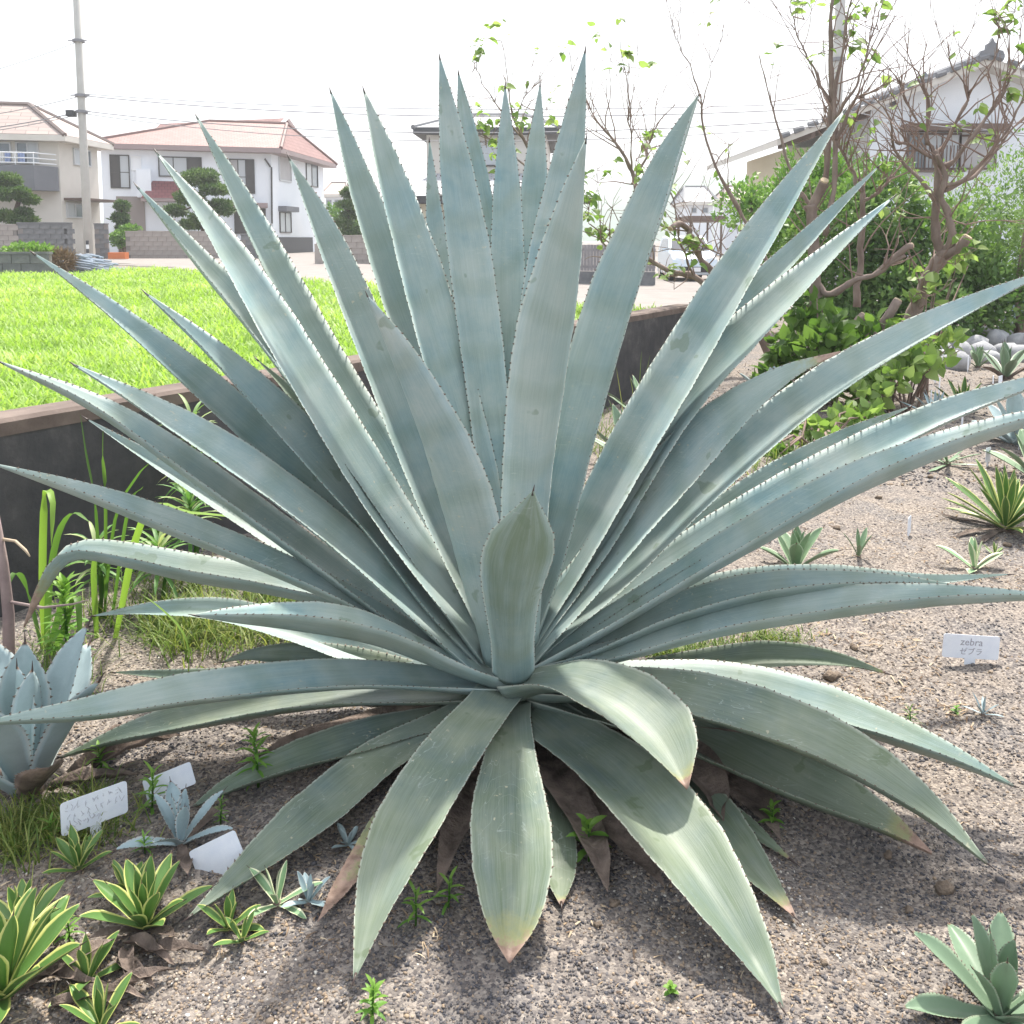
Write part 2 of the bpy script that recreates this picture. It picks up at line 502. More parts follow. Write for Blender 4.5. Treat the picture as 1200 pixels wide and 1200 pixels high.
def T(x, y):
    x = np.asarray(x, float); y = np.asarray(y, float)
    near = sstep(16, 9, y)
    bed = near * (.10*fbm(x*.9, y*.9) + .045*fbm(x*4.1+3, y*4.1) + .022*fbm(x*15, y*15+7)) + .012
    # shallow dips in front and right of the big plant, low heap of soil under it
    bed = bed + .05*np.exp(-(((x)/.5)**2+((y-2.5)/.4)**2)) - .03*np.exp(-(((x-.75)/.16)**2+((y-2.0)/.12)**2))
    far = .55 * sstep(3.0, -5.0, x)
    k = sstep(-.02, -.7, sw_(x, y))
    return bed*(1-k) + far*k

def TZ(px, py):
    p = G(px, py, 0)
    for _ in range(4):
        p = G(px, py, float(T(p[0], p[1])))
    return p

def lin(*segs):
    out = []
    for a, b, s in segs:
        out += list(np.arange(a, b - 1e-6, s))
    out.append(segs[-1][1])
    return np.array(out)
gx = lin((-700,-100,100), (-100,-12,4), (-12,-2.4,.3), (-2.4,3.2,.024), (3.2,8,.12), (8,60,2), (60,700,80))
gy = lin((-60,0,5), (0,1.2,.15), (1.2,4.8,.024), (4.8,9,.06), (9,16,.25), (16,80,2), (80,740,60))
GX, GY = np.meshgrid(gx, gy)
GV = np.stack([GX, GY, T(GX, GY)], -1).reshape(-1, 3)
nx, ny = len(gx), len(gy)
ii = (np.arange(ny-1)[:, None]*nx + np.arange(nx-1)[None]).ravel()
ground = np_mesh('ground', GV, np.stack([ii, ii+1, ii+nx+1, ii+nx], 1), M['soil'], smooth=True)
tag(ground, kind='structure')

# paved lane and forecourt beyond the field
rx = lin((-60,30,1.0)); ry = lin((9.5,75,1.0))
RX, RY = np.meshgrid(rx, ry)
RV = np.stack([RX, RY, T(RX, RY)+.012], -1).reshape(-1, 3)
nx, ny = len(rx), len(ry)
ii = (np.arange(ny-1)[:, None]*nx + np.arange(nx-1)[None]).ravel()
cx = RV[ii, 0]+.5; cy = RV[ii, 1]+.5
keep = (so_(cx, cy) > 1.0) & ((cx < 1.0) | (cy > 17)) & (cx < 16)
road = np_mesh('road', RV, np.stack([ii, ii+1, ii+nx+1, ii+nx], 1)[keep], M['road'], smooth=True)
tag(road, kind='structure')

# field terrace
FZ = .63
fpoly = [(WA[0]+WD[0]*t-.1*WD[1], WA[1]+WD[1]*t+.1*WD[0]) for t in (-5.5, 7.1)] + [(-9.2, 24.6), (-9.5, 20.25), (-46, 20.25), (-46, 3)]
mb = MB()
n = len(fpoly)
mb.add([(x, y, -.3) for x, y in fpoly]+[(x, y, FZ) for x, y in fpoly], [tuple(range(n, 2*n))]+[(i, (i+1)%n, n+(i+1)%n, n+i) for i in range(n)])
tag(mb.build('field', M['fieldsoil']), kind='structure')

# crop on the field: one carpet of short strap leaves
def in_field(x, y):
    return (sw_(x, y) < -.19) & (so_(x, y) < -.1) & ((y < 20.1) | (x > -9.3))
N = 250000
Yc = 3.0 * (29/3.0) ** (RNG.random(N) ** .9)
Xc = (RNG.random(N)*1500-680-600)/F*Yc*1.02
k = in_field(Xc, Yc); Xc, Yc = Xc[k], Yc[k]; N = len(Xc)
clump = vnoise(Xc*1.3, Yc*1.3)
th = RNG.random(N)*2*math.pi
lean = .25+.75*RNG.random(N)
ydir = np.stack([np.cos(th)*lean, np.sin(th)*lean, np.ones(N)], 1)
zdir = np.stack([-np.cos(th), -np.sin(th), lean], 1)
bl_v = [(-.5,0,0),(.5,0,0),(-.42,.45,-.02),(.42,.45,-.02),(-.25,.8,-.13),(.25,.8,-.13),(0,1.0,-.32)]
bl_f = [(0,1,3),(0,3,2),(2,3,5),(2,5,4),(4,5,6)]
ln = (.065+.085*RNG.random(N))*(.75+.5*clump)*(1+.2*(Yc>12))
V, Fa = scatter(bl_v, bl_f, np.stack([Xc, Yc, np.full(N, FZ-.005)], 1), ydir, zdir, ln, ln*.075*(1+Yc*.06))
tint = np.clip(.25+.5*clump+.35*(RNG.random(N)-.4), 0, 1)
o = np_mesh('crop', V, Fa, M['crop'], attrs={'tint': np.repeat(tint, 7)})
tag(o, 'bright yellow-green leafy crop carpeting the raised field behind the wall', 'crop', kind='stuff')

# retaining wall
wt = .16
def wall_pt(t, off, z): 
    p = WA + WD*t
    return (p[0]+off*WD[1], p[1]-off*WD[0], z)
wall = empty('retaining_wall', (*WA, 0), 'dark stained concrete retaining wall along the edge of the field', 'wall')
MB().hexa([wall_pt(-5.5,0,-.2), wall_pt(-5.5,-wt,-.2), wall_pt(7.12,-wt,-.2), wall_pt(7.12,0,-.2),
           wall_pt(-5.5,0,.68), wall_pt(-5.5,-wt,.68), wall_pt(7.12,-wt,.68), wall_pt(7.12,0,.68)]).build('wall_body', M['retain'], wall)
mb = MB()
seg = 90
tt = np.linspace(-5.52, 7.14, seg)
vs = []
for i, t in enumerate(tt):
    j = .006*float(fbm(t*3, 1.0)); j2 = .008*float(fbm(t*5, 9.0))
    vs += [wall_pt(t, .004+j, .679), wall_pt(t, .006+j, .728+j2), wall_pt(t, -.012+j, .742+j2), wall_pt(t, -wt-.01, .742), wall_pt(t, -wt-.01, .679)]
fs = []
for i in range(seg-1):
    for k in range(5):
        fs.append((i*5+k, (i+1)*5+k, (i+1)*5+(k+1)%5, i*5+(k+1)%5))
fs += [(0,1,2,3,4), tuple((seg-1)*5+k for k in (4,3,2,1,0))]
mb.add(vs, fs); mb.build('lit_wall_top', M['lit_wall_top'], wall)  # added thin layer, its lighter tone stands in for the lit top face

# ================================================================== buildings
class Facade:
    """vertical wall plane from A to B (left to right seen from outside)"""
    def __init__(s, A, B):
        s.A = np.array(A, float); s.B = np.array(B, float)
        d = s.B-s.A; s.L = np.linalg.norm(d); s.u = d/s.L; s.n = np.array([s.u[1], -s.u[0]])
    def uz(s, px, py):
        d = ray(px, py)
        # solve CAM.xy + t d.xy = A + u*uvec
        m = np.array([[d[0], -s.u[0]], [d[1], -s.u[1]]])
        t, u = np.linalg.solve(m, s.A-CAM[:2])
        return u, H+t*d[2]
    def pt(s, u, z, o=0.0):
        q = s.A+s.u*u+s.n*o
        return (q[0], q[1], z)
    def box(s, mb, u0, u1, z0, z1, o0, o1):
        return mb.hexa([s.pt(u0,z0,o1), s.pt(u1,z0,o1), s.pt(u1,z0,o0), s.pt(u0,z0,o0),
                        s.pt(u0,z1,o1), s.pt(u1,z1,o1), s.pt(u1,z1,o0), s.pt(u0,z1,o0)])
    def rect(s, p):
        x0, y0, x1, y1 = p
        ua, za = s.uz(x0, y0); ub, zb = s.uz(x1, y1)
        return min(ua,ub), max(ua,ub), min(za,zb), max(za,zb)

def window(fc, par, p, frame='frame_alu', panes=('glass','curtain'), hood=None, mid=True, fw=.06):
    u0, u1, z0, z1 = fc.rect(p)
    mb = MB()
    fc.box(mb, u0, u0+fw, z0, z1, -.02, .07); fc.box(mb, u1-fw, u1, z0, z1, -.02, .07)
    fc.box(mb, u0+fw, u1-fw, z1-fw, z1, -.02, .068); fc.box(mb, u0+fw, u1-fw, z0, z0+fw, -.02, .09)
    w = mb.build('window', M[frame], par)
    np_ = len(panes); du = (u1-u0-2*fw)/np_
    for i, g in enumerate(panes):
        a = u0+fw+i*du; b = a+du
        fc.box(MB(), a, b, z0+fw, z1-fw, -.02, .015+.008*i).build('pane', M[g], w)
        if i: fc.box(MB(), a-.025, a+.025, z0+fw, z1-fw, -.01, .05).build('mullion', M[frame], w)
    if mid: 
        zm = z0+(z1-z0)*.48
        fc.box(MB(), u0+fw, u1-fw, zm-.02, zm+.02, -.01, .045).build('mullion', M[frame], w)
    if hood:
        fc.box(MB(), u0-.12, u1+.12, z1+.02, z1+.32, -.02, .5).build('awning', M[hood], w)
    return w

def slopequad(mb, a, b, c, d):
    """roof plane a-b eave, c-d top (c above b), uv in metres"""
    a, b, c, d = [np.asarray(q, float) for q in (a, b, c, d)]
    e = unit(b-a); 
    up = unit((d-a)-np.dot(d-a, e)*e)
    uv = [(float(np.dot(q-a, e)), float(np.dot(q-a, up))) for q in (a, b, c, d)]
    mb.add([a, b, c, d], [(0, 1, 2, 3)], [uv])

def prism(mb, foot, z0, z1):
    n = len(foot)
    mb.add([(x, y, z0) for x, y in foot]+[(x, y, z1) for x, y in foot],
           [tuple(range(n-1, -1, -1)), tuple(range(n, 2*n))]+[(i, (i+1) % n, n+(i+1) % n, n+i) for i in range(n)])
    return mb

def hip_roof(par, foot, ze, zr, mname, over=.6, r0=.3, r1=.7, trim='fascia', ridge='roof_red'):
    """foot: A front-left, B front-right, C back-right, D back-left"""
    c = np.mean(np.array(foot), 0)
    ex = []
    for q in foot:
        q = np.array(q); d = q-c; ex.append(q+np.sign(d)*over)
    A, B, C_, D = [np.array([*q, ze]) for q in ex]
    mL = (A+D)/2; mR = (B+C_)/2
    r_l = mL+(mR-mL)*r0; r_r = mL+(mR-mL)*r1; r_l[2] = r_r[2] = zr
    mb = MB()
    slopequad(mb, A, B, r_r, r_l); slopequad(mb, B, C_, r_r, r_r+np.array([0,0,.001])); slopequad(mb, C_, D, r_l, r_r); slopequad(mb, D, A, r_l, r_l+np.array([0,0,.001]))
    ro = mb.build('roof', M[mname], par)
    hb = MB()
    prism(hb, [(q[0], q[1]) for q in (A, B, C_, D)], ze-.26, ze-.01)
    hb.build('fascia', M[trim], ro)
    for a, b in ((A, r_l), (B, r_r), (r_l, r_r), (C_, r_r), (D, r_l)):
        MB().tube([a, b], .11, 6).build('ridge_cap', M[ridge], ro)
    return ro

# ---- house with red roof
A = P(119, 200, 51)[:2]; B = P(318, 200, 54)[:2]; C_ = P(379, 200, 64)[:2]; D = A+(C_-B)*1.0
h1 = empty('house', (*B, .5), 'white two-storey house with red tiled hip roof behind the tan block wall', 'house')
prism(MB(), [A, B, C_, D], .2, 6.35).build('wall', M['white_wall'], h1)
f1 = Facade(A, B); f2 = Facade(B, C_)
hip_roof(h1, [A, B, C_, D], 6.4, 8.35, 'roof_red', .75, .42, .86)
# rear wing with gable and pale red roof
rw = MB()
g0 = P(190, 140, 66); g1 = P(352, 170, 62)
def gable_wing(par, pa, pb, Yd, ze, zr, half, rm, wm):
    a = np.array([pa[0], pa[1]]); b = np.array([pb[0], pb[1]])
    u = unit(b-a); nrm = np.array([u[1], -u[0]])
    mb = MB()
    e = [np.array([*(q+nrm*s*half), ze]) for q, s in ((a,1),(b,1),(b,-1),(a,-1))]
    rl = np.array([*a, zr]); rr = np.array([*b, zr])
    slopequad(mb, e[0], e[1], rr, rl); slopequad(mb, e[2], e[3], rl, rr)
    ro = mb.build('roof', M[rm], par)
    i = MB(); q = -u*.5
    for base, s in ((b, 1),):
        i.add([np.array([*(base-u*.5+nrm*half*.85), 1.0]), np.array([*(base-u*.5-nrm*half*.85), 1.0]), np.array([*(base-u*.5-nrm*half*.85), ze+.15]),
               np.array([*(base-u*.5), zr-.12]), np.array([*(base-u*.5+nrm*half*.85), ze+.15])], [(0,1,2,3,4)])
    i.build('gable', M[wm], par)
    for e0, e1 in ((e[1], rr), (e[2], rr)):
        v = np.array([0,0,.14]); MB().tube([e0+v*.2, e1+v*.2], .13, 4).build('barge_board', M['white_metal'], ro)
gable_wing(h1, P(188, 142, 64), P(337, 142, 61), 60, 7.4, 9.0, 2.4, 'roof_red', 'taupe')
window(f1, h1, (128,181,153,221), 'frame_dark', ('frame_dark','curtain'))
window(f1, h1, (153,183,166,200), 'white_metal', ('white_metal',), mid=False)
window(f1, h1, (185,183,237,208), 'frame_dark', ('curtain','curtain','frame_dark'), mid=False)
window(f1, h1, (268,186,299,227), 'frame_dark', ('shutter','curtain','frame_dark'))
window(f2, h1, (326,181,341,214), 'frame_alu', ('shutter',), 'frame_dark', mid=False)
window(f2, h1, (358,190,372,220), 'frame_dark', ('curtain','glass'), 'frame_dark', mid=False)
window(f2, h1, (327,248,341,273), 'frame_dark', ('curtain','curtain'), 'balcony_grey', mid=False)
window(f1, h1, (274,244,312,274), 'frame_dark', ('frame_dark','curtain','frame_dark'), mid=False)
u0, u1, z0, z1 = f1.rect((136,230,171,272)); f1.box(MB(), u0, u1, .5, z1, -.02, .05).build('porch_recess', M['taupe'], h1)
u0, u1, z0, z1 = f1.rect((160,199,178,232)); f1.box(MB(), u0, u1, z0, z1, -.02, .9).build('bay', M['white_wall'], h1)
mb = MB(); u0, u1, z0, z1 = f1.rect((172,214,216,236))
slopequad(mb, f1.pt(u0-.3,z0+.1,1.5), f1.pt(u1,z0+.1,1.5), f1.pt(u1-.1,z1+.1,.02), f1.pt(u0+.3,z1+.1,.02)); pr = mb.build('porch_roof', M['roof_maroon'], h1)
f1.box(MB(), u0-.3, u1, z0-.06, z0+.09, .02, 1.5).build('porch_beam', M['fascia'], pr)
u0, u1, z0, z1 = f1.rect((268,238,312,244)); f1.box(MB(), u0, u1, z0, z1, -.02, .9).build('porch_roof', M['fascia'], h1)
for q, (a, b) in enumerate((((310,186),(318,196)), ((318,196),(319,262)))):
    ua, za = f1.uz(*a); ub, zb = f1.uz(*b)
    MB().tube([f1.pt(ua,za,.09), f1.pt(min(ub, f1.L-.05),zb,.09)], .05, 6).build('downpipe', M['frame_dark'], h1)
u0, u1, z0, z1 = f2.rect((320,276,366,300)); f2.box(MB(), u0, u1, .3, 1.5, -.02, .06).build('foundation', M['dark_grey'], h1)
for q in range(6):
    a = f1.L*(q+.5)/6

# ---- pale house with grey balcony
A = P(-95, 200, 40.5)[:2]; B = P(70, 200, 42)[:2]; C_ = P(115, 200, 45.2)[:2]; D = A+(C_-B)
h2 = empty('house', (*B, .5), 'pale beige house with curved grey balcony and faded pink roof behind the utility pole', 'house')
prism(MB(), [A, B, C_, D], .2, 5.75).build('wall', M['cream_wall'], h2)
f1 = Facade(A, B); f2 = Facade(B, C_)
hip_roof(h2, [A, B, C_, D], 5.85, 7.35, 'roof_pale', .55, .3, .62, trim='cream_wall', ridge='roof_pale')
window(f1, h2, (18,166,46,192), 'frame_alu', ('glass','curtain')); window(f1, h2, (-20,166,14,192), 'frame_alu', ('glass','glass'), mid=False)
window(f2, h2, (85,173,106,196), 'frame_alu', ('curtain','glass'), mid=False)
window(f2, h2, (77,237,98,256), 'frame_alu', ('curtain','glass'), mid=False)
bal = MB()
ub, zb = f1.uz(47, 224); _, zt = f1.uz(47, 193); uc = f1.L
pts = [(-1.0, 0), (-1.0, 1.1), (ub, 1.1), (uc-.05, .25), (uc-.05, 0)]
vs = [f1.pt(u, zb, o) for u, o in pts]+[f1.pt(u, zt-.1, o) for u, o in pts]
n = len(pts)
bal.add(vs, [tuple(range(n)), tuple(range(2*n-1, n-1, -1))]+[(i, i+n, (i+1) % n+n, (i+1) % n) for i in range(n)])
balc = bal.build('balcony', M['balcony_grey'], h2)
for z in (zt+.0, zt+.2, zt+.42):
    MB().tube([f1.pt(u, z, o) for u, o in ((-1,1.05),(ub,1.05),(uc-.08,.25))], .028, 5).build('rail', M['white_metal'], balc)
for t in np.linspace(0, 1, 9):
    u = -1+(ub+1)*t; MB().tube([f1.pt(u, zt-.12, 1.05), f1.pt(u, zt+.42, 1.05)], .02, 5).build('rail_post', M['white_metal'], balc)
f2.box(MB(), .2, 3.2, 3.1, 3.2, .0, 1.0).build('canopy', M['brown_trim'], h2)
for q, (x0, x1, mname) in enumerate(((4,9,'towel_w'),(10,16,'towel_b'),(19,24,'towel_w'),(25,32,'towel_b'))):
    u0, z0 = f1.uz(x0, 191); u1, z1 = f1.uz(x1, 180)
    mb = MB(); k = 6
    vs = []
    for i in range(k+1):
        u = u0+(u1-u0)*i/k; o = .62+.05*math.sin(i*2.1+q)
        vs += [f1.pt(u, zt+.02, o), f1.pt(u, z1, o-.01), f1.pt(u, z1, o-.06), f1.pt(u, zt+.05, o-.07)]
    fs = [(i*4+j, (i+1)*4+j, (i+1)*4+j+1, i*4+j+1) for i in range(k) for j in range(3)]
    o = mb.add(vs, fs).build('laundry', M[mname])
    tag(o, ('blue' if 'b' in mname[-1] else 'white')+(' towel' if q < 2 else ' cloth')+' drying over the rail of the grey balcony', 'laundry', 'laundry on the balcony')

# ---- grey tiled house straight behind the big plant
A = P(500, 200, 40)[:2]; B = P(640, 200, 40)[:2]; C_ = B+np.array([0.5, 8]); D = A+np.array([.5, 8])
h3 = empty('house', (*A, .3), 'cream house with grey tiled roofs directly behind the giant agave', 'house')
prism(MB(), [A, B, C_, D], .1, 5.85).build('wall', M['cream_wall'], h3)
hip_roof(h3, [A, B, C_, D], 5.95, 7.0, 'roof_grey', .5, .25, .75, trim='dark_grey', ridge='roof_grey')
A2 = P(486, 300, 36.5)[:2]; B2 = P(676, 300, 36.5)[:2]
prism(MB(), [A2, B2, B2+np.array([0,3.4]), A2+np.array([0,3.4])], .1, 3.0).build('wall', M['warm_wall'], h3)
mb = MB()
slopequad(mb, (*(A2+[-.6,-.9]), 3.05), (*(B2+[.6,-.9]), 3.05), (*(B2+[.3,3.3]), 4.1), (*(A2+[.5,3.3]), 4.1))
lr = mb.build('lower_roof', M['roof_grey'], h3)
prism(MB(), [A2+[-.5,-.8], B2+[.5,-.8], B2+[.5,0], A2+[-.5,0]], 2.72, 3.0).build('eave_boards', M['dark_grey'], lr)
fl = Facade(A2, B2)
window(fl, h3, (520,248,570,300), 'frame_dark', ('glass','curtain')); window(fl, h3, (598,248,640,300), 'frame_dark', ('glass','curtain'))
window(Facade(A, B), h3, (530,165,585,195), 'frame_dark', ('glass','curtain'), mid=False)

# ---- white gabled house on the right
DY = 30.0
def q3(px, py, Y=DY): return P(px, py, Y)
wl_, wr_ = q3(1018, 200)[0], q3(1275, 200)[0]
h4 = empty('house', (wl_, DY, 0), 'white gabled house with grey tiled roof and brown window box above the shrubs', 'house')
ap = q3(1146, 76); zL = q3(1018, 128)[2]
mb = MB()
pl = [(wl_, 0.0), (wr_, 0.0), (wr_, zL), (ap[0], ap[2]-.1), (wl_, zL)]
mb.add([(x, DY, z) for x, z in pl]+[(x, DY+9, z) for x, z in pl], [(0,1,2,3,4), (9,8,7,6,5)]+[(i, i+5, (i+1) % 5+5, (i+1) % 5) for i in range(5)])
mb.build('wall', M['white_wall'], h4)
e = q3(903, 166); er = q3(1390, 166)
wl2 = q3(925, 200, 33)[0]
MB().box((wl2, 33.0, 0), (wl_-.01, 39, e[2]+.1)).build('wall', M['warm_wall'], h4)
mb = MB()
for s, ee in ((1, e), (-1, er)):
    a = np.array([ee[0], DY-.7, ee[2]]); b = np.array([ap[0], DY-.7, ap[2]+.12]); c = b+[0,10.4,0]; d = a+[0,10.4,0]
    if s > 0: slopequad(mb, d, a, b, c)
    else: slopequad(mb, a, d, c, b)
rf = mb.build('roof', M['roof_grey'], h4)
for ee in (e, er):
    a = np.array([ee[0], 0, ee[2]]); b = np.array([ap[0], 0, ap[2]+.12])
    mb = MB()
    y0, y1 = DY-.72, DY+9.7
    mb.hexa([(a[0],y0,a[2]-.2),(b[0],y0,b[2]-.24),(b[0],y1,b[2]-.24),(a[0],y1,a[2]-.2),(a[0],y0,a[2]-.012),(b[0],y0,b[2]-.012),(b[0],y1,b[2]-.012),(a[0],y1,a[2]-.012)])
    mb.build('barge_board', M['cream_wall'], rf)
    for k in range(15):      # edge tiles along the gable
        t = (k+.5)/15
        p = a+(b-a)*t
        MB().tube([(p[0]-.14*np.sign(b[0]-a[0]), DY-.8, p[2]+.0), (p[0]+.14*np.sign(b[0]-a[0]), DY-.8, p[2]+.09)], [.10,.08], 7).build('edge_tile', M['roof_grey'], rf)
MB().tube([(ap[0], DY-.8, ap[2]+.16), (ap[0], DY+9.7, ap[2]+.16)], .17, 8).build('ridge_cap', M['roof_grey'], rf)
for X, sc in ((ap[0], .8), (q3(1101, 88)[0], .6)):      # ornamental ridge-end tiles
    zz = (ap[2]+.12) if X == ap[0] else q3(1101, 92)[2]
    yy = DY-.85 if X == ap[0] else DY+1.0
    mb = MB(); pr = [(-.5,0),(.5,0),(.42,.18),(.22,.22),(.2,.42),(.08,.5),(0,.66),(-.08,.5),(-.2,.42),(-.22,.22),(-.42,.18)]
    n = len(pr)
    mb.add([(X+x*sc, yy, zz+z*sc) for x, z in pr]+[(X+x*sc, yy+.14, zz+z*sc) for x, z in pr],
           [tuple(range(n)), tuple(range(2*n-1, n-1, -1))]+[(i, i+n, (i+1) % n+n, (i+1) % n) for i in range(n)])
    mb.build('ridge_end_tile', M['roof_grey'], rf)
fg = Facade((wl_, DY), (wr_, DY))
w = window(fg, h4, (1063,156,1124,199), 'brown_trim', ('glass','curtain','curtain'), mid=False)
window(fg, h4, (1124,158,1166,199), 'brown_trim', ('shutter',), mid=False)
u0, u1, z0, z1 = fg.rect((1055,147,1172,155)); fg.box(MB(), u0, u1, z0, z1, -.02, .55).build('window_hood', M['brown_trim'], h4)
u0, u1, z0, z1 = fg.rect((1043,118,1049,128)); fg.box(MB(), u0, u1, z0, z1, -.02, .08).build('vent', M['dark_grey'], h4)
u0, u1, z0, z1 = fg.rect((1063,194,1124,200)); 
for k in range(16):
    uu = u0+(u1-u0)*k/15; fg.box(MB(), uu-.012, uu+.012, z0, z0+.75, .28, .31).build('grille_bar', M['brown_trim'], h4)
fg.box(MB(), u0-.05, u1+.05, z0-.06, z0, .092, .33).build('window_ledge', M['brown_trim'], h4)
for k in range(6):           # purlin ends under the deep left eave
    t = .18+.13*k; p = np.array([e[0], 0, e[2]])*(1-t)+np.array([ap[0], 0, ap[2]])*t
    if p[0] < wl_: MB().box((p[0]-.06, DY-.6, p[2]-.36), (p[0]+.06, DY+3.1, p[2]-.16)).build('rafter', M['brown_trim'], h4)

# ---- far houses down the lane
for q, (x0, x1, yt, Y, rm, lab) in enumerate(((806,836,228,75,'roof_grey','tiny pale house far down the lane above the parked car'),
                                              (381,402,219,95,'roof_pale','tiny white house far off beside the red-roofed house'),
                                              (852,905,226,80,'roof_pale','far pale house glimpsed through the leafy twigs beyond the car'))):
    A = P(x0, yt, Y)[:2]; B = P(x1, yt, Y)[:2]; z = P(x0, yt+10, Y)[2]
    hh = empty('house', (*A, 0), lab, 'house')
    foot = [A, B, B+[0,5], A+[0,5]]
    prism(MB(), foot, 0, z).build('wall', M['white_wall'], hh)
    hip_roof(hh, foot, z+.1, z+1.4, rm, .4, .2, .8, trim='cream_wall', ridge=rm)
    fc = Facade(A, B)
    for xx in (.25, .7):
        p0 = x0+(x1-x0)*xx-4; window(fc, hh, (p0, yt+15, p0+7, yt+22), 'frame_alu', ('glass',), mid=False)
# wooden carport roof in front of it
cp = empty('carport', P(812,270,52), 'brown carport roof seen above the parked car', 'carport')
p0, p1 = P(802,256,52), P(846,256,52)
MB().box((p0[0],51,p0[2]-.18),(p1[0],55,p0[2]+.12)).build('roof', M['brown_trim'], cp)
for x in (p0[0]+.2, p1[0]-.2):
    for y in (51.2, 54.8): MB().tube([(x,y,0),(x,y,p0[2]-.1)], .06, 6).build('post', M['brown_trim'], cp)

# hills
hv = []; hx = np.linspace(-690, 690, 90)
for x in hx:
    hgt = 12+10*float(vnoise(x*.008+3, 2))+5*float(vnoise(x*.03, 7))
    hgt += 20*math.exp(-((x-118)/75)**2)
    hv += [(x, 560, -.5), (x, 590, hgt*.55), (x, 630, hgt), (x, 700, -.5)]
n = len(hx)
hf = [(i*4+k, (i+1)*4+k, (i+1)*4+k+1, i*4+k+1) for i in range(n-1) for k in range(3)]
tag(MB().add(hv, hf).build('hills', M['hill'], smooth=True), kind='structure')

# ---- block walls, every block its own piece
blk = {}
def block_wall(label, A, B, z0, z1, mname, cap=True, th=.14, bh=.2, bl=.4):
    A = np.array(A, float); B = np.array(B, float); fc = Facade(A, B)
    w = empty('block_wall', (*A, z0), label, 'wall')
    fc.box(MB(), 0, fc.L, z0-.3, z1, -th, -.012).build('mortar_core', M['mortar'], w)
    me = blk.get(mname)
    if me is None:
        mb = MB(); b = .006
        mb.hexa([(-bl/2+b,-.02,-bh/2+b),(bl/2-b,-.02,-bh/2+b),(bl/2-b,.012,-bh/2+b),(-bl/2+b,.012,-bh/2+b),
                 (-bl/2+b,-.02,bh/2-b),(bl/2-b,-.02,bh/2-b),(bl/2-b,.012,bh/2-b),(-bl/2+b,.012,bh/2-b)])
        o = mb.build('block', M[mname]); me = o.data; bpy.data.objects.remove(o); blk[mname] = me
    rows = int((z1-z0)/bh+.5); ang = math.atan2(fc.u[1], fc.u[0])
    for r in range(rows):
        k = 0; u = bl/2 - (bl/2 if r % 2 else 0)
        while u < fc.L+.05:
            if u > .05:
                o = link(bpy.data.objects.new('block', me)); p = fc.pt(min(u, fc.L-.1), z1-bh*(r+.5), 0)
                o.parent = w; o.location = Vector(p)-w.location; o.rotation_euler = (0, 0, ang)
            u += bl
    if cap: fc.box(MB(), -.02, fc.L+.02, z1, z1+.05, -th-.02, .03).build('cap_stone', M[mname], w)
    return w
def bw(p0, Y0, p1, Y1, ztop_px, mname, label):
    A = P(p0, 300, Y0)[:2]; B = P(p1, 300, Y1)[:2]
    z0 = min(float(T(*A)), float(T(*B)))
    z1 = P((p0+p1)/2, ztop_px, (Y0+Y1)/2)[2]
    return block_wall(label, A, B, z0, z1, mname)
bw(148, 41.5, 270, 41.5, 272, 'block', 'tan concrete block wall in front of the white red-roofed house')
bw(283, 41, 320, 41, 276, 'block_dark', 'short dark block wall at the corner of the red-roofed house')
bw(376, 33, 640, 30.5, 277, 'block', 'grey-tan block wall running behind the giant agave')
bw(22, 37.5, 86, 38, 262, 'block_dark', 'dark weathered block wall beside the utility pole')
bw(-60, 37.5, 21, 37.5, 264, 'block', 'pale block wall in front of the house with the grey balcony')
bw(112, 40, 127, 40, 263, 'block_dark', 'dark gate pillar of blocks beside the tan block wall')
bw(-140, 20.3, 57, 20.3, 298, 'block_dark', 'low grey block kerb wall at the far edge of the field')
o = MB().box(tuple(P(374,285,32)+[-.16,0,-1.6]), tuple(P(374,285,32)+[.18,.35,-.02])).build('gate_post', M['block'])
tag(o, 'squat concrete gate post at the end of the lane wall', 'post')

# ---- grey board fence
fA = P(640, 300, 29.5)[:2]; fB = P(768, 300, 28.5)[:2]; fc = Facade(fA, fB)
fen = empty('board_fence', (*fA, .1), 'grey upright board fence beyond the field by the lane', 'fence')
zt = P(700, 287, 29)[2]
nb = 34
for i in range(nb):
    u = fc.L*(i+.5)/nb; fc.box(MB(), u-fc.L/nb*.44, u+fc.L/nb*.44, .42, zt+.01*random.random(), -.01, .015+.006*(i % 3)).build('board', M['slat'], fen)
for z in (.55, zt-.15): fc.box(MB(), 0, fc.L, z-.04, z+.04, -.06, -.012).build('rail', M['slat'], fen)
fc.box(MB(), 0, fc.L, -.1, .41, -.08, .03).build('footing', M['block_dark'], fen)

# ---- utility poles and lines
def pole(px, pyb, pyt, Y, r0, r1, label):
    b = P(px, pyb, Y); z0 = float(T(b[0], b[1]))
    t = P(px, pyt, Y)
    e_ = empty('utility_pole', (b[0], b[1], z0), label, 'utility pole')
    MB().tube([(b[0], Y, z0-.2), (b[0], Y, z0+4), (b[0], Y, t[2])], [r0, (r0*2+r1)/3, r1], 14).build('shaft', M['pole'], e_, True)
    return e_, b[0]
pl1, plx = pole(104, 297, -160, 36, .165, .11, 'tall pale concrete utility pole beside the low grey kerb wall')
def zpx(px, py, Y): return P(px, py, Y)[2]
for py in (112, 131, 48):
    z = zpx(97, py, 36); MB().tube([(plx, 36, z-.05), (plx, 36, z+.05)], .22, 12).build('band', M['wire'], pl1)
    MB().tube([(plx-.35, 35.9, z), (plx+.35, 35.9, z)], .025, 5).build('bracket', M['wire'], pl1)
z = zpx(97, 133, 36); MB().box((plx-.5, 35.75, z-.12), (plx-.24, 36.1, z+.1)).build('cable_box', M['dark_grey'], pl1)
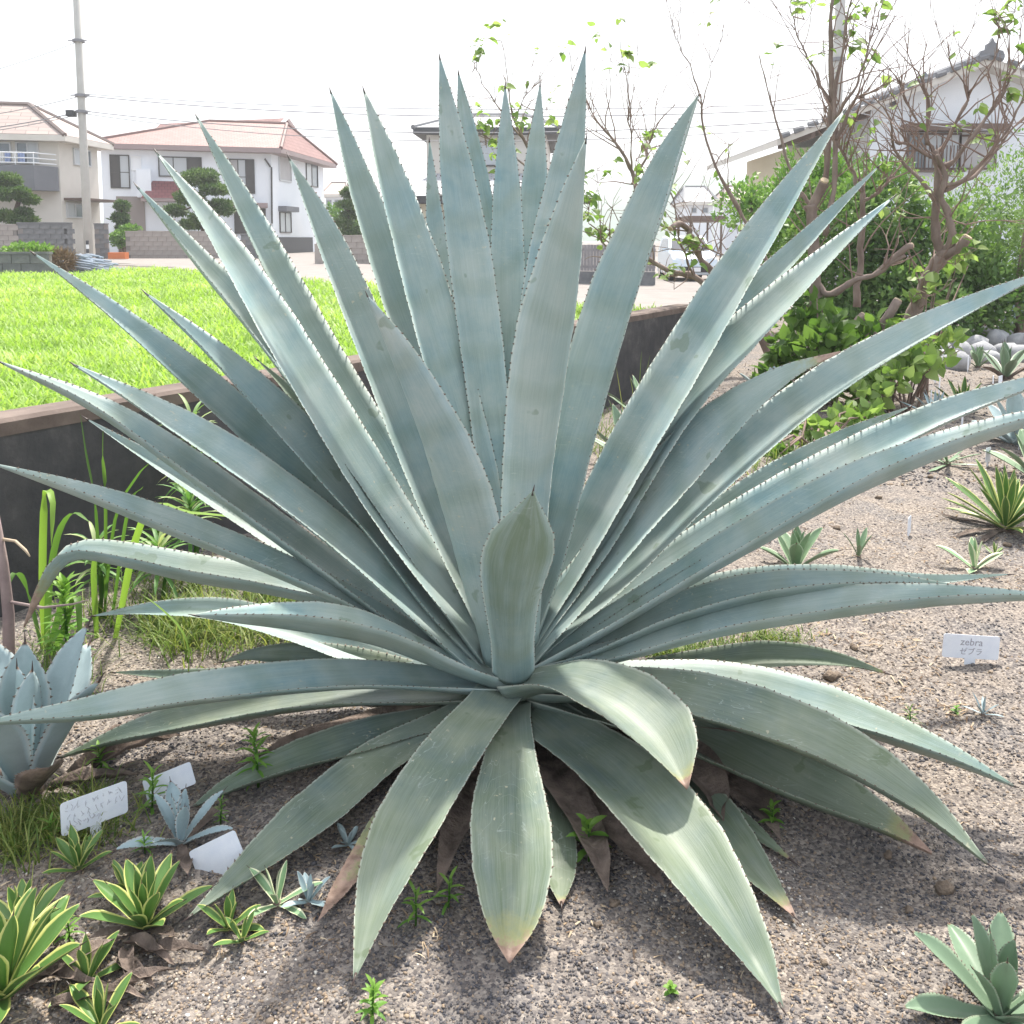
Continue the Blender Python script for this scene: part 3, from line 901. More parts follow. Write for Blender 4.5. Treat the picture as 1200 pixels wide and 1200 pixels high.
mb = MB(); pz = float(T(plx, 35.7)); 
for k in range(5):
    MB().box((plx-.16+.22*1, 35.66, pz+.16*k), (plx+.14, 35.74, pz+.16*k+.15)).build('marker_stripe', M['orange' if False else ('headlamp' if k % 2 else 'dark_grey')], pl1)
pl2, plx2 = pole(973, 330, -160, 27, .17, .13, 'concrete utility pole hidden behind the bare tree branches')
for py in (40, 70): 
    z = zpx(975, py, 27); MB().tube([(plx2, 27, z-.05), (plx2, 27, z+.05)], .2, 12).build('band', M['wire'], pl2)
def wire(a, b, sag, label, r=.012):
    a = np.array(a); b = np.array(b)
    pts = [a+(b-a)*t-np.array([0,0,sag*4*t*(1-t)]) for t in np.linspace(0, 1, 22)]
    tag(MB().tube(pts, r, 5).build('power_line', M['wire']), label, 'cable', 'overhead cables')
zz = [zpx(97, y, 36) for y in (110, 112, 130, 133, 48)]
z2 = [zpx(975, y, 27) for y in (120, 126, 138, 146)]
for i, r in zip(range(4), (.014,.018,.018,.014)):
    wire((plx, 35.95, zz[i]), (plx2, 27.05, z2[i]), .35+.12*i, 'overhead cable slung between the two concrete utility poles', r)
for i, (py, r) in enumerate(((77,.012),(127,.014),(137,.02),(141,.014))):
    wire((plx, 36.05, zz[(4,1,2,3)[i]]), P(-260, py+30*(i == 0)+22, 33), .4, 'overhead cable running from the pale utility pole past the grey balcony', r)
wire((plx2, 27.1, z2[0]+.4), P(1420, 170, 24), .5, 'overhead cable crossing the white gabled house', .014)
wire((plx2, 27.1, z2[1]), P(1420, 150, 24), .4, 'overhead cable crossing the white gabled house', .014)

# ================================================================== clipped pines and far shrubs
def blob_leaves(center, rad, n, size, fill=.5, flat=1.0, up=.4):
    """leaf poses in an uneven ellipsoid shell"""
    d = unit(RNG.normal(size=(n, 3)))
    rr = (1-fill*RNG.random(n)**1.6)
    lump = 1+.28*(vnoise(d[:, 0]*2.2+center[0]*3.1, d[:, 1]*2.2+d[:, 2]*2+center[1])-.5)*2
    pos = np.array(center)+d*(rr*lump)[:, None]*np.array(rad)
    ydir = d*.8+RNG.normal(size=(n, 3))*.6+np.array([0, 0, up])
    zdir = d+RNG.normal(size=(n, 3))*.5+np.array([0, 0, .5])
    return pos, ydir, zdir

def leaf_cloud(name, par, lobes, mname, size, kind=LEAF_V, kf=LEAF_F, wratio=1.0, fill=.55, tb=.0):
    Vs, Fs, Ts, b = [], [], [], 0
    kind = np.array(kind)
    for c, r, n in lobes:
        pos, yd, zd = blob_leaves(c, r, n, size, fill)
        s = size*(.6+.8*RNG.random(n))
        V, Fa = scatter(kind, kf, pos, yd, zd, s, s*wratio)
        Vs.append(V); Fs.append(Fa+b); b += len(V)
        tn = np.clip(.5+.5*(RNG.random(n)-.5)+.6*(vnoise(pos[:, 0]*2.3+9, pos[:, 2]*2.3+pos[:, 1])-.5)+tb, 0, 1)
        Ts.append(np.repeat(tn, len(kind)))
    return np_mesh(name, np.concatenate(Vs), np.concatenate(Fs), M[mname], par, attrs={'tint': np.concatenate(Ts)})

NEED_V = [(-.06,0,0),(.06,0,0),(0,1,0),(.5,.75,.1),(.45,.68,.1),(-.5,.75,.1),(-.45,.68,.1)]
NEED_F = [(0,1,2),(0,3,4),(1,5,6)]
def pine(label, trunk_px, Y, pads, mname='pine', size=.16, group=None):
    pts = [P(x, y, Y) for x, y in trunk_px]; b = pts[0]; b[2] = float(T(b[0], b[1]))
    e_ = empty('garden_pine', b, label, 'tree', group)
    MB().tube([b-[0,0,.1]]+pts[1:], list(np.linspace(.16, .05, len(pts))), 8).build('trunk', M['pinebark'], e_, True)
    sc = Y/F
    for (x, y, rx_, ry_, dy) in pads:
        c = P(x, y, Y+dy); k = int(1300*max(1, rx_*ry_/130))
        br = min(pts, key=lambda q: np.linalg.norm(q-c))
        MB().tube([br, (br+c)/2+[0,0,-.05], c], [.05,.035,.02], 6).build('branch', M['pinebark'], e_, True)
        leaf_cloud('foliage_pad', e_, [(c, (rx_*sc*.82, rx_*sc*.75, ry_*sc*.62), k)], mname, size*1.05, LEAF_V, LEAF_F, .5, .6)
    return e_
pine('cloud-pruned garden pine in front of the red-roofed house', [(240,285),(238,262),(232,240),(236,215)], 44,
     [(236,208,26,14,0),(252,222,20,9,-.5),(258,240,16,9,.4),(222,232,19,11,-.6),(206,247,15,9,.3),(240,255,19,9,-.7),(226,263,17,8,.2),(264,247,10,6,-.3)])
pine('cloud-pruned garden pine below the grey balcony', [(20,270),(18,252),(22,235),(20,222)], 38.5,
     [(8,212,17,11,0),(24,226,11,7,-.4),(8,228,13,9,-.5),(34,234,12,5,0),(28,250,10,7,-.2),(6,253,13,7,-.4),(20,258,12,6,-.5),(36,258,8,4,-.2),(-16,225,16,18,0)])
pine('slim tiered conifer beside the porch of the red-roofed house', [(143,285),(143,262),(143,240)], 44,
     [(143,242,9,8,0),(141,256,11,8,-.2),(146,268,12,8,-.1)])
pine('layered garden pine behind the lane wall', [(408,280),(408,250),(410,220)], 46,
     [(410,226,10,7,0),(408,240,14,6,-.2),(412,252,13,6,.1),(402,262,13,6,-.3),(414,272,16,7,-.2)])
def shrub(label, lobes, mname, size, name='shrub', cat='shrub', wr=1.0, base=None, group=None, stems=4, tb=0, fill=.55):
    c0 = np.mean([np.array(l[0]) for l in lobes], 0)
    bz = float(T(c0[0], c0[1])); b = np.array([c0[0], c0[1], bz]) if base is None else base
    e_ = empty(name, b, label, cat, group)
    for i in range(stems):
        l = lobes[i % len(lobes)]; c = np.array(l[0])
        p0 = b+np.array([random.uniform(-.08, .08), random.uniform(-.08, .08), -.05])
        MB().tube([p0, (p0+c)/2+np.array([random.uniform(-.1,.1), 0, 0]), c+[0,0,.2*l[1][2]]], [.035, .025, .012], 6).build('stem', M['twig'], e_, True)
    leaf_cloud('foliage', e_, lobes, mname, size, wratio=wr, tb=tb, fill=fill)
    return e_
def lobe(px, py, Y, rx_, ry_, n, ryd=None):
    s = Y/F
    return (P(px, py, Y), (rx_*s, (ryd or rx_)*s, ry_*s), n)
shrub('low clipped shrubs by the porch of the red-roofed house', [lobe(140,280,42.4,12,9,700), lobe(152,268,43,12,4,400)], 'shrub2', .14)
shrub('round green hedge beyond the lane wall beside the red-roofed house', [lobe(392,255,58,16,14,900), lobe(420,258,57,16,16,900)], 'shrub2', .2)

# ---- evergreen thicket on the right
shrub('dense dark evergreen shrub behind the bare pruned trees', [lobe(985,300,13.4,62,95,5200), lobe(1035,260,13.8,55,75,4200), lobe(1000,390,13,70,60,3000)], 'shrub', .085)
shrub('tall dark leafy shrub below the brown window box', [lobe(1110,310,13.2,62,70,4600), lobe(1080,355,12.8,70,50,3000), lobe(1150,345,12.8,50,45,2300)], 'shrub', .085)
shrub('feathery grey-green shrub against the white gabled house', [lobe(1175,270,14.6,62,80,3600), lobe(1120,255,15.0,40,60,1500), lobe(1215,215,15,45,60,1500)], 'shrub', .075, wr=.6, tb=.22, fill=.85)
shrub('light green bamboo-like shrub in front of the cream eave wall', [lobe(955,225,14.8,42,50,2300), lobe(925,255,14.5,30,52,1400), lobe(985,215,15,30,40,1000)], 'shrub2', .12, wr=.4, tb=.0, fill=.8)
shrub('loose pale green shrub beyond the parked car', [lobe(880,240,19,38,32,1100), lobe(905,290,18,30,38,900)], 'shrub2', .12, wr=.8, fill=.9, tb=.1)
shrub('columnar clipped conifer at the edge of the stony bed', [lobe(1200,275,12.6,17,38,1600), lobe(1202,325,12.6,16,30,1200)], 'shrub', .05, wr=.5, tb=.25)

# ---- heap of pipes, straw, orange crate
pp = empty('pipe_pile', (*P(98,310,22)[:2], .55), 'heap of galvanised greenhouse pipes at the far edge of the field', 'pipes')
c = P(98, 309, 22.2)
zb = float(T(c[0], c[1]))
for i in range(44):
    lay = i // 9; w = 1.25*(1-lay*.17)
    x = c[0]+random.uniform(-.5, .5)*w*.4; y = c[1]+random.uniform(-.6, .6)
    an = random.gauss(.25 if i % 4 else 2.6, .3); L = random.uniform(.5, .85)*w
    z = zb+.05+lay*.085+random.uniform(0, .04)
    d = np.array([math.cos(an), math.sin(an)*.6, random.uniform(-.05, .05)])*L
    m_ = np.array([x, y, z])
    MB().tube([m_-d, m_+np.array([0,0,.05+.05*random.random()]), m_+d], .024, 6).build('pipe', M['pipe'], pp)
sb = empty('straw_bundle', (*P(68,312,21.4)[:2], .55), 'brown bundle of dry straw leaning on the pipe heap', 'straw')
c = P(70, 306, 21.4)
leaf_cloud('straw', sb, [(c, (.3,.25,.2), 900)], 'straw', .2, wratio=.12)
o = MB().box(tuple(P(139,302,39)+[-.35,-.2,-.05]), tuple(P(139,302,39)+[.35,.2,.22])).build('crate', M['orange'])
tag(o, 'small orange crate at the foot of the dark gate pillar', 'crate')
shrub('low yellowish weeds behind the grey kerb wall', [lobe(28,292,21.2,22,6,500), lobe(48,293,21.3,16,6,300)], 'shrub2', .09, tb=.3, stems=2)

# ---- parked car facing the camera
def car():
    Y0 = 31.0; cx_ = P(815, 300, Y0)[0]; z0 = float(T(cx_, Y0))+.012
    e_ = empty('parked_car', (cx_, Y0, z0), 'small pale blue-white car parked on the lane behind the tree branches', 'car')
    W = 1.48
    prof = [(0,.22),(-.02,.5),(.05,.74),(.55,.92),(.9,.97),(1.5,1.42),(2.0,1.49),(3.0,1.46),(3.35,1.0),(3.4,.3),(3.3,.2),(.1,.2)]
    def shell(pr, x0, x1, tuck=.12):
        mb = MB(); n = len(pr); vs = []
        for x, s in ((x0,-1),(x1,1)):
            for y, z in pr:
                k = max(0, z-.9)/.6*tuck
                vs.append((cx_+x-s*k, Y0+y, z0+z))
        return mb.add(vs, [tuple(range(n)), tuple(range(2*n-1, n-1, -1))]+[(i, i+n, (i+1) % n+n, (i+1) % n) for i in range(n)])
    o = shell(prof, -W/2, W/2).build('body', M['carpaint'], e_)
    bv = o.modifiers.new('bevel', 'BEVEL'); bv.width = .05; bv.segments = 3; bv.limit_method = 'ANGLE'
    a0, a1 = np.array([0,.93,1.0]), np.array([0,1.46,1.39])
    nrm = np.array([0,-.65,.76])*.012
    vs = [np.array([cx_, Y0, z0])+q+nrm for q in ((-.64,.95,1.02)*np.array([1,1,1]), (.64,.95,1.02)*np.array([1,1,1]), (.54,1.47,1.40)*np.array([1,1,1]), (-.54,1.47,1.40)*np.array([1,1,1]))]
    MB().add(vs, [(0,1,2,3)]).build('windscreen', M['carglass'], e_)
    for s in (-1, 1):
        x = s*W/2
        MB().add([np.array([cx_+s*(W/2+.004-k), Y0+y, z0+z]) for y, z, k in ((1.05,.98,.016),(1.6,1.38,.096),(2.7,1.38,.096),(3.0,.98,.016))], [(0,1,2,3)]).build('side_window', M['carglass'], e_)
        hb = MB(); hc = np.array([cx_+s*.52, Y0+.05, z0+.66])
        hb.hexa([hc+q for q in np.array([(-.16,-.06,-.08),(.17,.0,-.08),(.17,.2,-.08),(-.16,.2,-.08),(-.14,-.03,.1),(.19,.06,.12),(.19,.2,.12),(-.14,.2,.1)])*[s,1,1]])
        hb.build('headlight', M['headlamp'], e_)
        mm = MB(); mc = np.array([cx_+s*(W/2+.08), Y0+1.05, z0+1.02]); mm.hexa([mc+q for q in np.array([(-.09,-.04,-.06),(.1,-.04,-.05),(.1,.06,-.05),(-.09,.06,-.06),(-.09,-.04,.06),(.1,-.04,.07),(.1,.06,.07),(-.09,.06,.06)])])
        mm.build('mirror', M['carpaint'], e_)
        for yy in (.62, 2.75):
            w_ = MB().tube([(cx_+s*(W/2-.17), Y0+yy, z0+.28), (cx_+s*(W/2+.005), Y0+yy, z0+.28)], .28, 18).build('wheel', M['rubber'], e_)
            MB().tube([(cx_+s*(W/2-.05), Y0+yy, z0+.28), (cx_+s*(W/2+.012), Y0+yy, z0+.28)], .18, 14).build('rim', M['chrome'], w_)
    MB().box((cx_-.45, Y0-.045, z0+.3), (cx_+.45, Y0+.06, z0+.48)).build('grille', M['rubber'], e_)
    MB().box((cx_-.17, Y0-.06, z0+.32), (cx_+.17, Y0-.04, z0+.46)).build('number_plate', M['white_metal'], e_)
    MB().tube([(cx_, Y0-.0, z0+.66), (cx_, Y0-.045, z0+.66)], .065, 14).build('emblem', M['chrome'], e_)
    for s in (-.3, .15): MB().tube([(cx_+s, Y0+.92, z0+1.01), (cx_+s+.42, Y0+.99, z0+1.08)], .01, 5).build('wiper', M['rubber'], e_)
car()

# ================================================================== pruned trees with bare limbs
def prune_tree(label, trunk, branches, ntw, leaf_n, leaf_size, seed, twl=(.25, .8), extra_leaves=(), tb=.0, stubs=()):
    rs = np.random.default_rng(seed)
    tp = crom([P(*q[:3]) for q in trunk], 26); rr = np.interp(np.linspace(0,1,len(tp)), np.linspace(0,1,len(trunk)), [q[3]*.74 for q in trunk])
    b = tp[0].copy(); b[2] = float(T(b[0], b[1]))
    e_ = empty('pruned_tree', b, label, 'tree')
    base = np.vstack([b-[0,0,.1], tp]) if tp[0][2] > b[2] else tp
    r2 = np.r_[rr[0]*1.25, rr] if tp[0][2] > b[2] else rr
    jit = 1+.14*(vnoise(np.arange(len(r2))*.7+seed, np.zeros(len(r2)))-.5)*2
    MB().tube(list(base), list(r2*jit), 10).build('trunk', M['bark'], e_, True)
    lines = [(tp, rr)]
    for br in branches:
        p = crom([P(*q[:3]) for q in br], 22)
        p = p+np.stack([fbm(np.arange(len(p))*.35+seed, np.full(len(p), 3.0*k+len(br))) for k in range(3)], 1)*.05
        r_ = np.interp(np.linspace(0,1,len(p)), np.linspace(0,1,len(br)), [q[3]*.72 for q in br])
        MB().tube(list(p), list(r_*(1+.12*rs.normal(size=len(p)))), 7).build('branch', M['bark'], e_, True)
        lines.append((p, r_))
    for st in stubs:
        p = crom([P(*q[:3]) for q in st], 8); r_ = np.interp(np.linspace(0,1,len(p)), np.linspace(0,1,len(st)), [q[3]*.72 for q in st])
        s_ = MB().tube(list(p), list(r_), 8).build('cut_stub', M['bark'], e_, True)
        d = unit(p[-1]-p[-2]); MB().tube([p[-1], p[-1]+d*.012], [r_[-1]*.97, r_[-1]*.9], 8).build('cut_face', M['cutwood'], s_)
    tw = MB(); tips = []
    for i in range(ntw):
        li = rs.integers(0, len(lines)); p, r_ = lines[li]
        k = int(rs.integers(int(len(p)*.3), len(p)-1))
        d0 = unit(p[min(k+1, len(p)-1)]-p[k-1])
        d = unit(d0*.7+rs.normal(size=3)*.65+[0,0,.55]); L = rs.uniform(*twl)
        q = [p[k]]
        for s in range(5):
            d = unit(d+rs.normal(size=3)*.17+[0,0,.05]); q.append(q[-1]+d*L/5)
        r0 = min(.008, r_[k]*.6)
        tw.tube(q, list(np.linspace(r0, .0022, 6)), 5, False); tips.append(q)
        if rs.random() < .6:
            q2 = [q[3]]; d = unit(d+rs.normal(size=3)*.7)
            for s in range(3): d = unit(d+rs.normal(size=3)*.2+[0,0,.08]); q2.append(q2[-1]+d*L*.16)
            tw.tube(q2, list(np.linspace(r0*.6, .002, 4)), 4, False); tips.append(q2)
    spots = []
    for (x, y, Y, sx, nl) in extra_leaves:
        c = P(x, y, Y)
        allp = np.concatenate([p for p, _ in lines]); near = allp[np.argmin(np.linalg.norm(allp-c, axis=1)+.6*np.maximum(0, allp[:, 2]-c[2]+.05))]
        c1 = c-[0, 0, sx*Y/F*.5]
        tw.tube([near, (near+c1)/2+rs.normal(size=3)*.03, c1, c+[0, 0, sx*Y/F*.6]], [.007, .006, .004, .002], 5, False)
        k = 0
        while k < nl:
            d = unit(rs.normal(size=3)+[0, 0, .5]); L = sx*Y/F*rs.uniform(.5, 1.7)
            st_ = c1+(c+[0, 0, sx*Y/F*.5]-c1)*rs.random(); en = st_+d*L
            tw.tube([st_, (st_+en)/2+rs.normal(size=3)*.012, en], [.0035, .0028, .0016], 4, False)
            for j in range(int(rs.integers(2, 5))):
                spots.append(st_+(en-st_)*rs.uniform(.35, 1.0)+rs.normal(size=3)*.008); k += 1
    if ntw: tw.build('twigs', M['twig'], e_)['kind'] = 'stuff'
    pos = []
    pool = tips + [list(p[len(p)//2:]) for p, _ in lines[1:]]
    # leaves sit in bunches near some of the twig ends
    order = rs.permutation(len(pool))
    i = 0
    while len(pos) < leaf_n and len(pool):
        q = pool[order[i % len(pool)]]; i += 1
        for s in range(int(rs.integers(2, 7))):
            t = 1-rs.random()**2*.6; k = t*(len(q)-1); a = int(min(k, len(q)-2))
            pos.append(np.array(q[a])*(1-(k-a))+np.array(q[a+1])*(k-a)+rs.normal(size=3)*.025)
        if i > len(pool)*.55 and leaf_n < 4*len(pool): i = 0
    pos += spots
    pos = np.array(pos); n = len(pos)
    th = rs.random(n)*2*math.pi
    yd = np.stack([np.cos(th), np.sin(th), -.35+.5*rs.normal(size=n)], 1); zd = np.stack([.5*rs.normal(size=n), -.3+.5*rs.normal(size=n), np.ones(n)], 1)
    s = leaf_size*(.5+.65*rs.random(n))
    V, Fa = scatter(BIG_V, BIG_F, pos, yd, zd, s, s*.82)
    np_mesh('foliage', V, Fa, M['mulberry'], e_, attrs={'tint': np.repeat(np.clip(.62+.6*(rs.random(n)-.5)+tb, 0, 1), 9)})
    return e_

prune_tree('low spreading pruned tree at the end of the retaining wall',
  [(905,420,9.6,.10),(885,370,9.6,.085),(868,352,9.7,.075)],
  [[(868,352,9.7,.06),(842,345,9.7,.05),(815,325,9.8,.045),(785,318,9.9,.04),(752,296,10,.035),(736,283,10,.032)],
   [(736,283,10,.034),(744,245,10.0,.032),(742,205,10.1,.028),(722,168,10.1,.02),(700,140,10.2,.014),(688,118,10.3,.008)],
   [(742,215,10.1,.02),(758,180,10.2,.016),(768,150,10.3,.011),(790,122,10.3,.006)],
   [(742,205,10.1,.016),(738,150,10,.01),(735,100,10,.006),(722,20,10,.003)],
   [(862,352,9.7,.06),(828,312,9.6,.05),(812,282,9.5,.045),(806,268,9.5,.04)],
   [(890,372,9.6,.05),(905,330,9.7,.035),(888,285,9.8,.034),(862,240,9.9,.03),(838,195,9.9,.022),(826,150,10,.014),(822,110,10,.01)],
   [(822,112,10,.011),(805,70,10,.008),(790,40,10,.005),(787,25,10,.003)],
   [(824,125,10,.010),(832,85,10.1,.007),(845,45,10.2,.004),(850,20,10.2,.003)],
   [(752,298,10,.03),(735,312,9.9,.02),(712,292,9.9,.014),(700,270,9.8,.008)],
   [(815,325,9.8,.02),(800,292,9.6,.014),(790,240,9.5,.01),(782,205,9.4,.006)],
   [(868,352,9.7,.02),(880,310,9.3,.013),(848,300,9.3,.012),(822,285,9.3,.01),(808,245,9.3,.006)]],
  150, 80, .105, 3, twl=(.25, .85), extra_leaves=[(738,75,10,20,16),(745,200,9.9,35,24),(690,250,9.8,24,34),(715,270,9.9,28,26),(812,290,9.4,22,30),(790,330,9.4,18,14),(850,180,10,28,8),(700,205,9.9,18,16),(770,265,9.9,20,12)],
  stubs=[[(806,268,9.5,.042),(796,262,9.4,.042),(786,268,9.3,.04)]])
prune_tree('slender leafy tree rising behind the giant agave',
  [(655,345,12.6,.09),(652,290,12.6,.075),(648,250,12.6,.06)],
  [[(648,250,12.6,.05),(632,205,12.5,.036),(618,170,12.5,.026),(603,140,12.4,.018),(596,110,12.4,.012),(592,60,12.4,.006)],
   [(648,250,12.6,.05),(662,200,12.6,.03),(676,150,12.7,.02),(672,100,12.7,.01),(668,62,12.7,.005)],
   [(618,170,12.5,.018),(580,120,12.5,.012),(562,90,12.5,.007),(552,66,12.5,.004)],
   [(632,205,12.5,.02),(590,175,12.4,.014),(556,150,12.4,.008),(540,140,12.4,.005)],
   [(603,140,12.4,.012),(618,110,12.4,.008),(640,90,12.4,.004)]],
  60, 45, .125, 5, twl=(.25,.7), extra_leaves=[(572,38,12.4,12,9),(556,72,12.4,14,11),(570,160,12.4,26,34),(600,140,12.4,18,14),(640,120,12.4,20,10),(590,190,12.4,22,26)])
prune_tree('tall pruned tree with forked bare trunk in front of the utility pole',
  [(962,480,8.4,.085),(958,400,8.4,.075),(955,320,8.4,.07),(952,262,8.4,.066),(950,240,8.4,.07)],
  [[(950,242,8.4,.05),(968,212,8.4,.042),(972,160,8.4,.036),(974,100,8.4,.03),(972,55,8.4,.026),(976,0,8.4,.018),(980,-40,8.5,.01)],
   [(968,275,8.3,.036),(978,225,8.3,.034),(980,165,8.3,.03),(976,118,8.3,.026),(986,60,8.3,.016),(995,10,8.3,.010),(1004,-30,8.3,.006)],
   [(950,245,8.5,.03),(930,205,8.6,.02),(912,150,8.7,.014),(900,100,8.8,.009),(890,62,8.8,.005)],
   [(972,120,8.4,.02),(950,75,8.5,.013),(935,40,8.6,.008),(925,5,8.6,.005)],
   [(978,140,8.3,.022),(1005,95,8.2,.015),(1020,50,8.2,.010),(1035,0,8.2,.006)],
   [(980,165,8.3,.024),(1000,120,8.2,.02),(1012,112,8.2,.016)],
   [(1003,360,8.9,.05),(1008,300,8.9,.044),(1012,240,8.9,.036),(1008,208,8.9,.034)],
   [(1008,225,8.9,.026),(998,200,8.9,.024),(985,170,8.9,.016),(978,140,8.9,.012)],
   [(1010,238,8.9,.024),(1030,225,8.8,.02),(1045,205,8.8,.016)],
   [(955,330,8.4,.04),(975,345,8.3,.04),(1000,330,8.2,.038),(1030,318,8.1,.034),(1062,298,8.0,.026)]],
  110, 35, .095, 8, twl=(.3,.95), extra_leaves=[(1000,40,8.3,28,18),(1010,75,8.3,14,8),(965,55,8.4,14,8),(940,8,8.4,18,10),(1015,20,8.3,18,10)],
  stubs=[[(950,245,8.4,.06),(962,222,8.35,.062),(966,212,8.3,.055)],[(1030,318,8.1,.036),(1060,292,8.0,.04),(1068,288,8.0,.038)],
         [(958,400,8.4,.07),(985,402,8.1,.06),(1000,382,8.0,.055),(1012,370,8,.052)],[(975,470,8.0,.07),(985,420,7.9,.065),(1000,392,7.9,.06)]])
prune_tree('short pruned tree with crooked trunk and upswept branches below the brown window box',
  [(1040,432,8.2,.09),(1062,385,8.2,.082),(1078,350,8.2,.078),(1092,318,8.2,.078),(1106,298,8.2,.082)],
  [[(1104,300,8.2,.055),(1098,272,8.2,.05),(1098,240,8.2,.046),(1100,210,8.2,.046),(1096,178,8.2,.04)],
   [(1106,298,8.2,.05),(1116,276,8.1,.046),(1112,252,8.1,.042),(1104,228,8.1,.036),(1108,200,8.1,.03),(1098,182,8.1,.026)],
   [(1098,236,8.2,.03),(1080,212,8.2,.024),(1058,190,8.3,.018),(1048,168,8.3,.015),(1040,130,8.3,.01),(1022,112,8.3,.006)],
   [(1100,196,8.2,.036),(1118,188,8.1,.03),(1140,162,8.0,.024),(1165,125,8,.018),(1185,90,8,.012),(1205,60,8,.008)],
   [(1106,218,8.1,.03),(1130,210,8,.026),(1152,192,7.9,.022),(1172,165,7.9,.016),(1192,130,7.9,.011),(1215,95,7.9,.007)],
   [(1108,222,8.1,.026),(1140,208,8.2,.022),(1165,180,8.3,.018),(1188,150,8.3,.012),(1220,120,8.3,.008)],
   [(1097,182,8.2,.03),(1086,160,8.2,.022),(1090,125,8.2,.018),(1078,95,8.2,.016)],
   [(1097,182,8.2,.03),(1112,160,8.3,.022),(1130,128,8.3,.018),(1136,108,8.3,.015),(1118,80,8.3,.009),(1110,50,8.3,.005)],
   [(1095,186,8.2,.022),(1070,172,8.1,.016),(1050,166,8.1,.011)],
   [(1085,155,8.2,.016),(1062,120,8.3,.011),(1055,92,8.3,.007)],
   [(1136,108,8.3,.014),(1160,80,8.3,.010),(1172,40,8.3,.008),(1160,22,8.3,.006)]],
  150, 45, .10, 13, twl=(.25,.8), extra_leaves=[(1170,30,8.2,22,22),(1190,5,8.2,18,12),(1148,150,8.0,20,10),(1182,112,8,14,10),(1040,205,8.2,20,12),(1050,245,8.2,14,8),(1120,300,8,20,12),(1085,345,8,24,14),(1130,300,8,10,5)],
  stubs=[[(1100,300,8.2,.07),(1122,292,8.1,.062),(1134,278,8.05,.056)],[(1020,400,8.0,.06),(1040,372,7.9,.055),(1052,352,7.9,.05)],[(1000,440,7.8,.07),(1022,402,7.8,.062),(1032,390,7.8,.058)]])
# leafy suckers and vines round the tree feet
def big_shrub(label, lobes, size, tb=0):
    c0 = np.mean([np.array(l[0]) for l in lobes], 0); b = np.array([c0[0], c0[1], float(T(c0[0], c0[1]))])
    e_ = empty('leafy_vine', b, label, 'shrub')
    for l in lobes:
        c = np.array(l[0])
        for k in range(3):
            q = c+RNG.normal(size=3)*np.array(l[1])*.5
            MB().tube([b+RNG.normal(size=3)*[.08,.08,0]-[0,0,.03], (b+q)/2+[0,0,.1], q], [.012,.009,.004], 5).build('stem', M['twig'], e_, True)
    leaf_cloud('foliage', e_, lobes, 'mulberry', size, BIG_V, BIG_F, .85, .9, tb)
big_shrub('broad-leaved vine covering the feet of the pruned trees', [lobe(925,420,8.0,30,34,150), lobe(975,400,7.7,36,30,170), lobe(1000,440,7.5,30,34,130), lobe(940,372,8.3,34,30,110), lobe(905,455,7.7,26,20,80), lobe(1030,400,7.8,24,26,80)], .10, -.2)
big_shrub('bright leafy suckers beside the crooked tree trunk', [lobe(1070,425,7.5,36,14,90), lobe(1105,402,7.6,24,14,50), lobe(1015,462,7.2,28,18,70), lobe(1045,445,7.3,24,12,50)], .09, -.02)
big_shrub('pale leafy creeper spilling onto the gravel below the tall blue leaf', [lobe(1005,490,6.4,34,14,100), lobe(955,505,6.4,34,16,100), lobe(905,530,6,26,9,50), lobe(985,520,6,26,8,50)], .07, .0)
big_shrub('bright sucker leaves at the foot of the short pruned tree', [lobe(1118,310,8.5,24,22,18), lobe(1085,340,8.0,18,18,12), lobe(1050,390,8.0,20,20,16)], .11, .1)

# ---- stones edging the far bed
def stone(px, py, w_, h_, lab, seed, mname='stone', grp='grey boulders edging the far bed', name='boulder', cat='stone'):
    rs = np.random.default_rng(seed)
    c = TZ(px, py); s = np.linalg.norm(c-CAM)/F
    import bmesh
    bm = bmesh.new(); bmesh.ops.create_icosphere(bm, subdivisions=2, radius=1)
    k = rs.random(6)*9
    for v in bm.verts:
        d = v.co.normalized()
        q = 1+(.45 if mname == 'clod' else .22)*(float(vnoise(d.x*1.7+k[0], d.y*1.7+d.z*1.3+k[1]))-.5)*2+(.35 if mname == 'clod' else .1)*(float(vnoise(d.x*4+k[2], d.y*4+d.z*3.3+k[3]))-.5)*2
        v.co = Vector((d.x*q*w_*s/2, d.y*q*w_*s/2*(.7+.4*rs.random()*0), d.z*q*h_*s/2))
    bmesh.ops.rotate(bm, verts=bm.verts, matrix=Matrix.Rotation(rs.random()*6, 3, 'Z'))
    me = bpy.data.meshes.new(name); bm.to_mesh(me); bm.free()
    me.polygons.foreach_set('use_smooth', [True]*len(me.polygons)); me.materials.append(M[mname])
    o = link(bpy.data.objects.new(name, me)); o.location = (c[0], c[1], c[2]+h_*s*.28)
    return tag(o, lab, cat, grp)
st = [(1120,402,26,16),(1143,404,24,15),(1168,400,30,18),(1192,402,26,16),(1105,412,22,16),(1128,414,24,18),(1152,412,26,14),(1178,413,28,16),(1098,425,26,20),(1120,428,28,20),
      (1160,420,26,14),(1195,418,26,18),(1110,388,16,10),(1135,390,20,12),(1158,388,18,10),(1180,388,22,14),(1202,386,26,14),(1088,404,16,12),(1215,404,30,22),(1096,392,14,9)]
for i, (x, y, w_, h_) in enumerate(st):
    stone(x, y+5, w_*1.15, h_*1.25, 'rounded grey boulder in the stone edging of the far bed', 40+i)

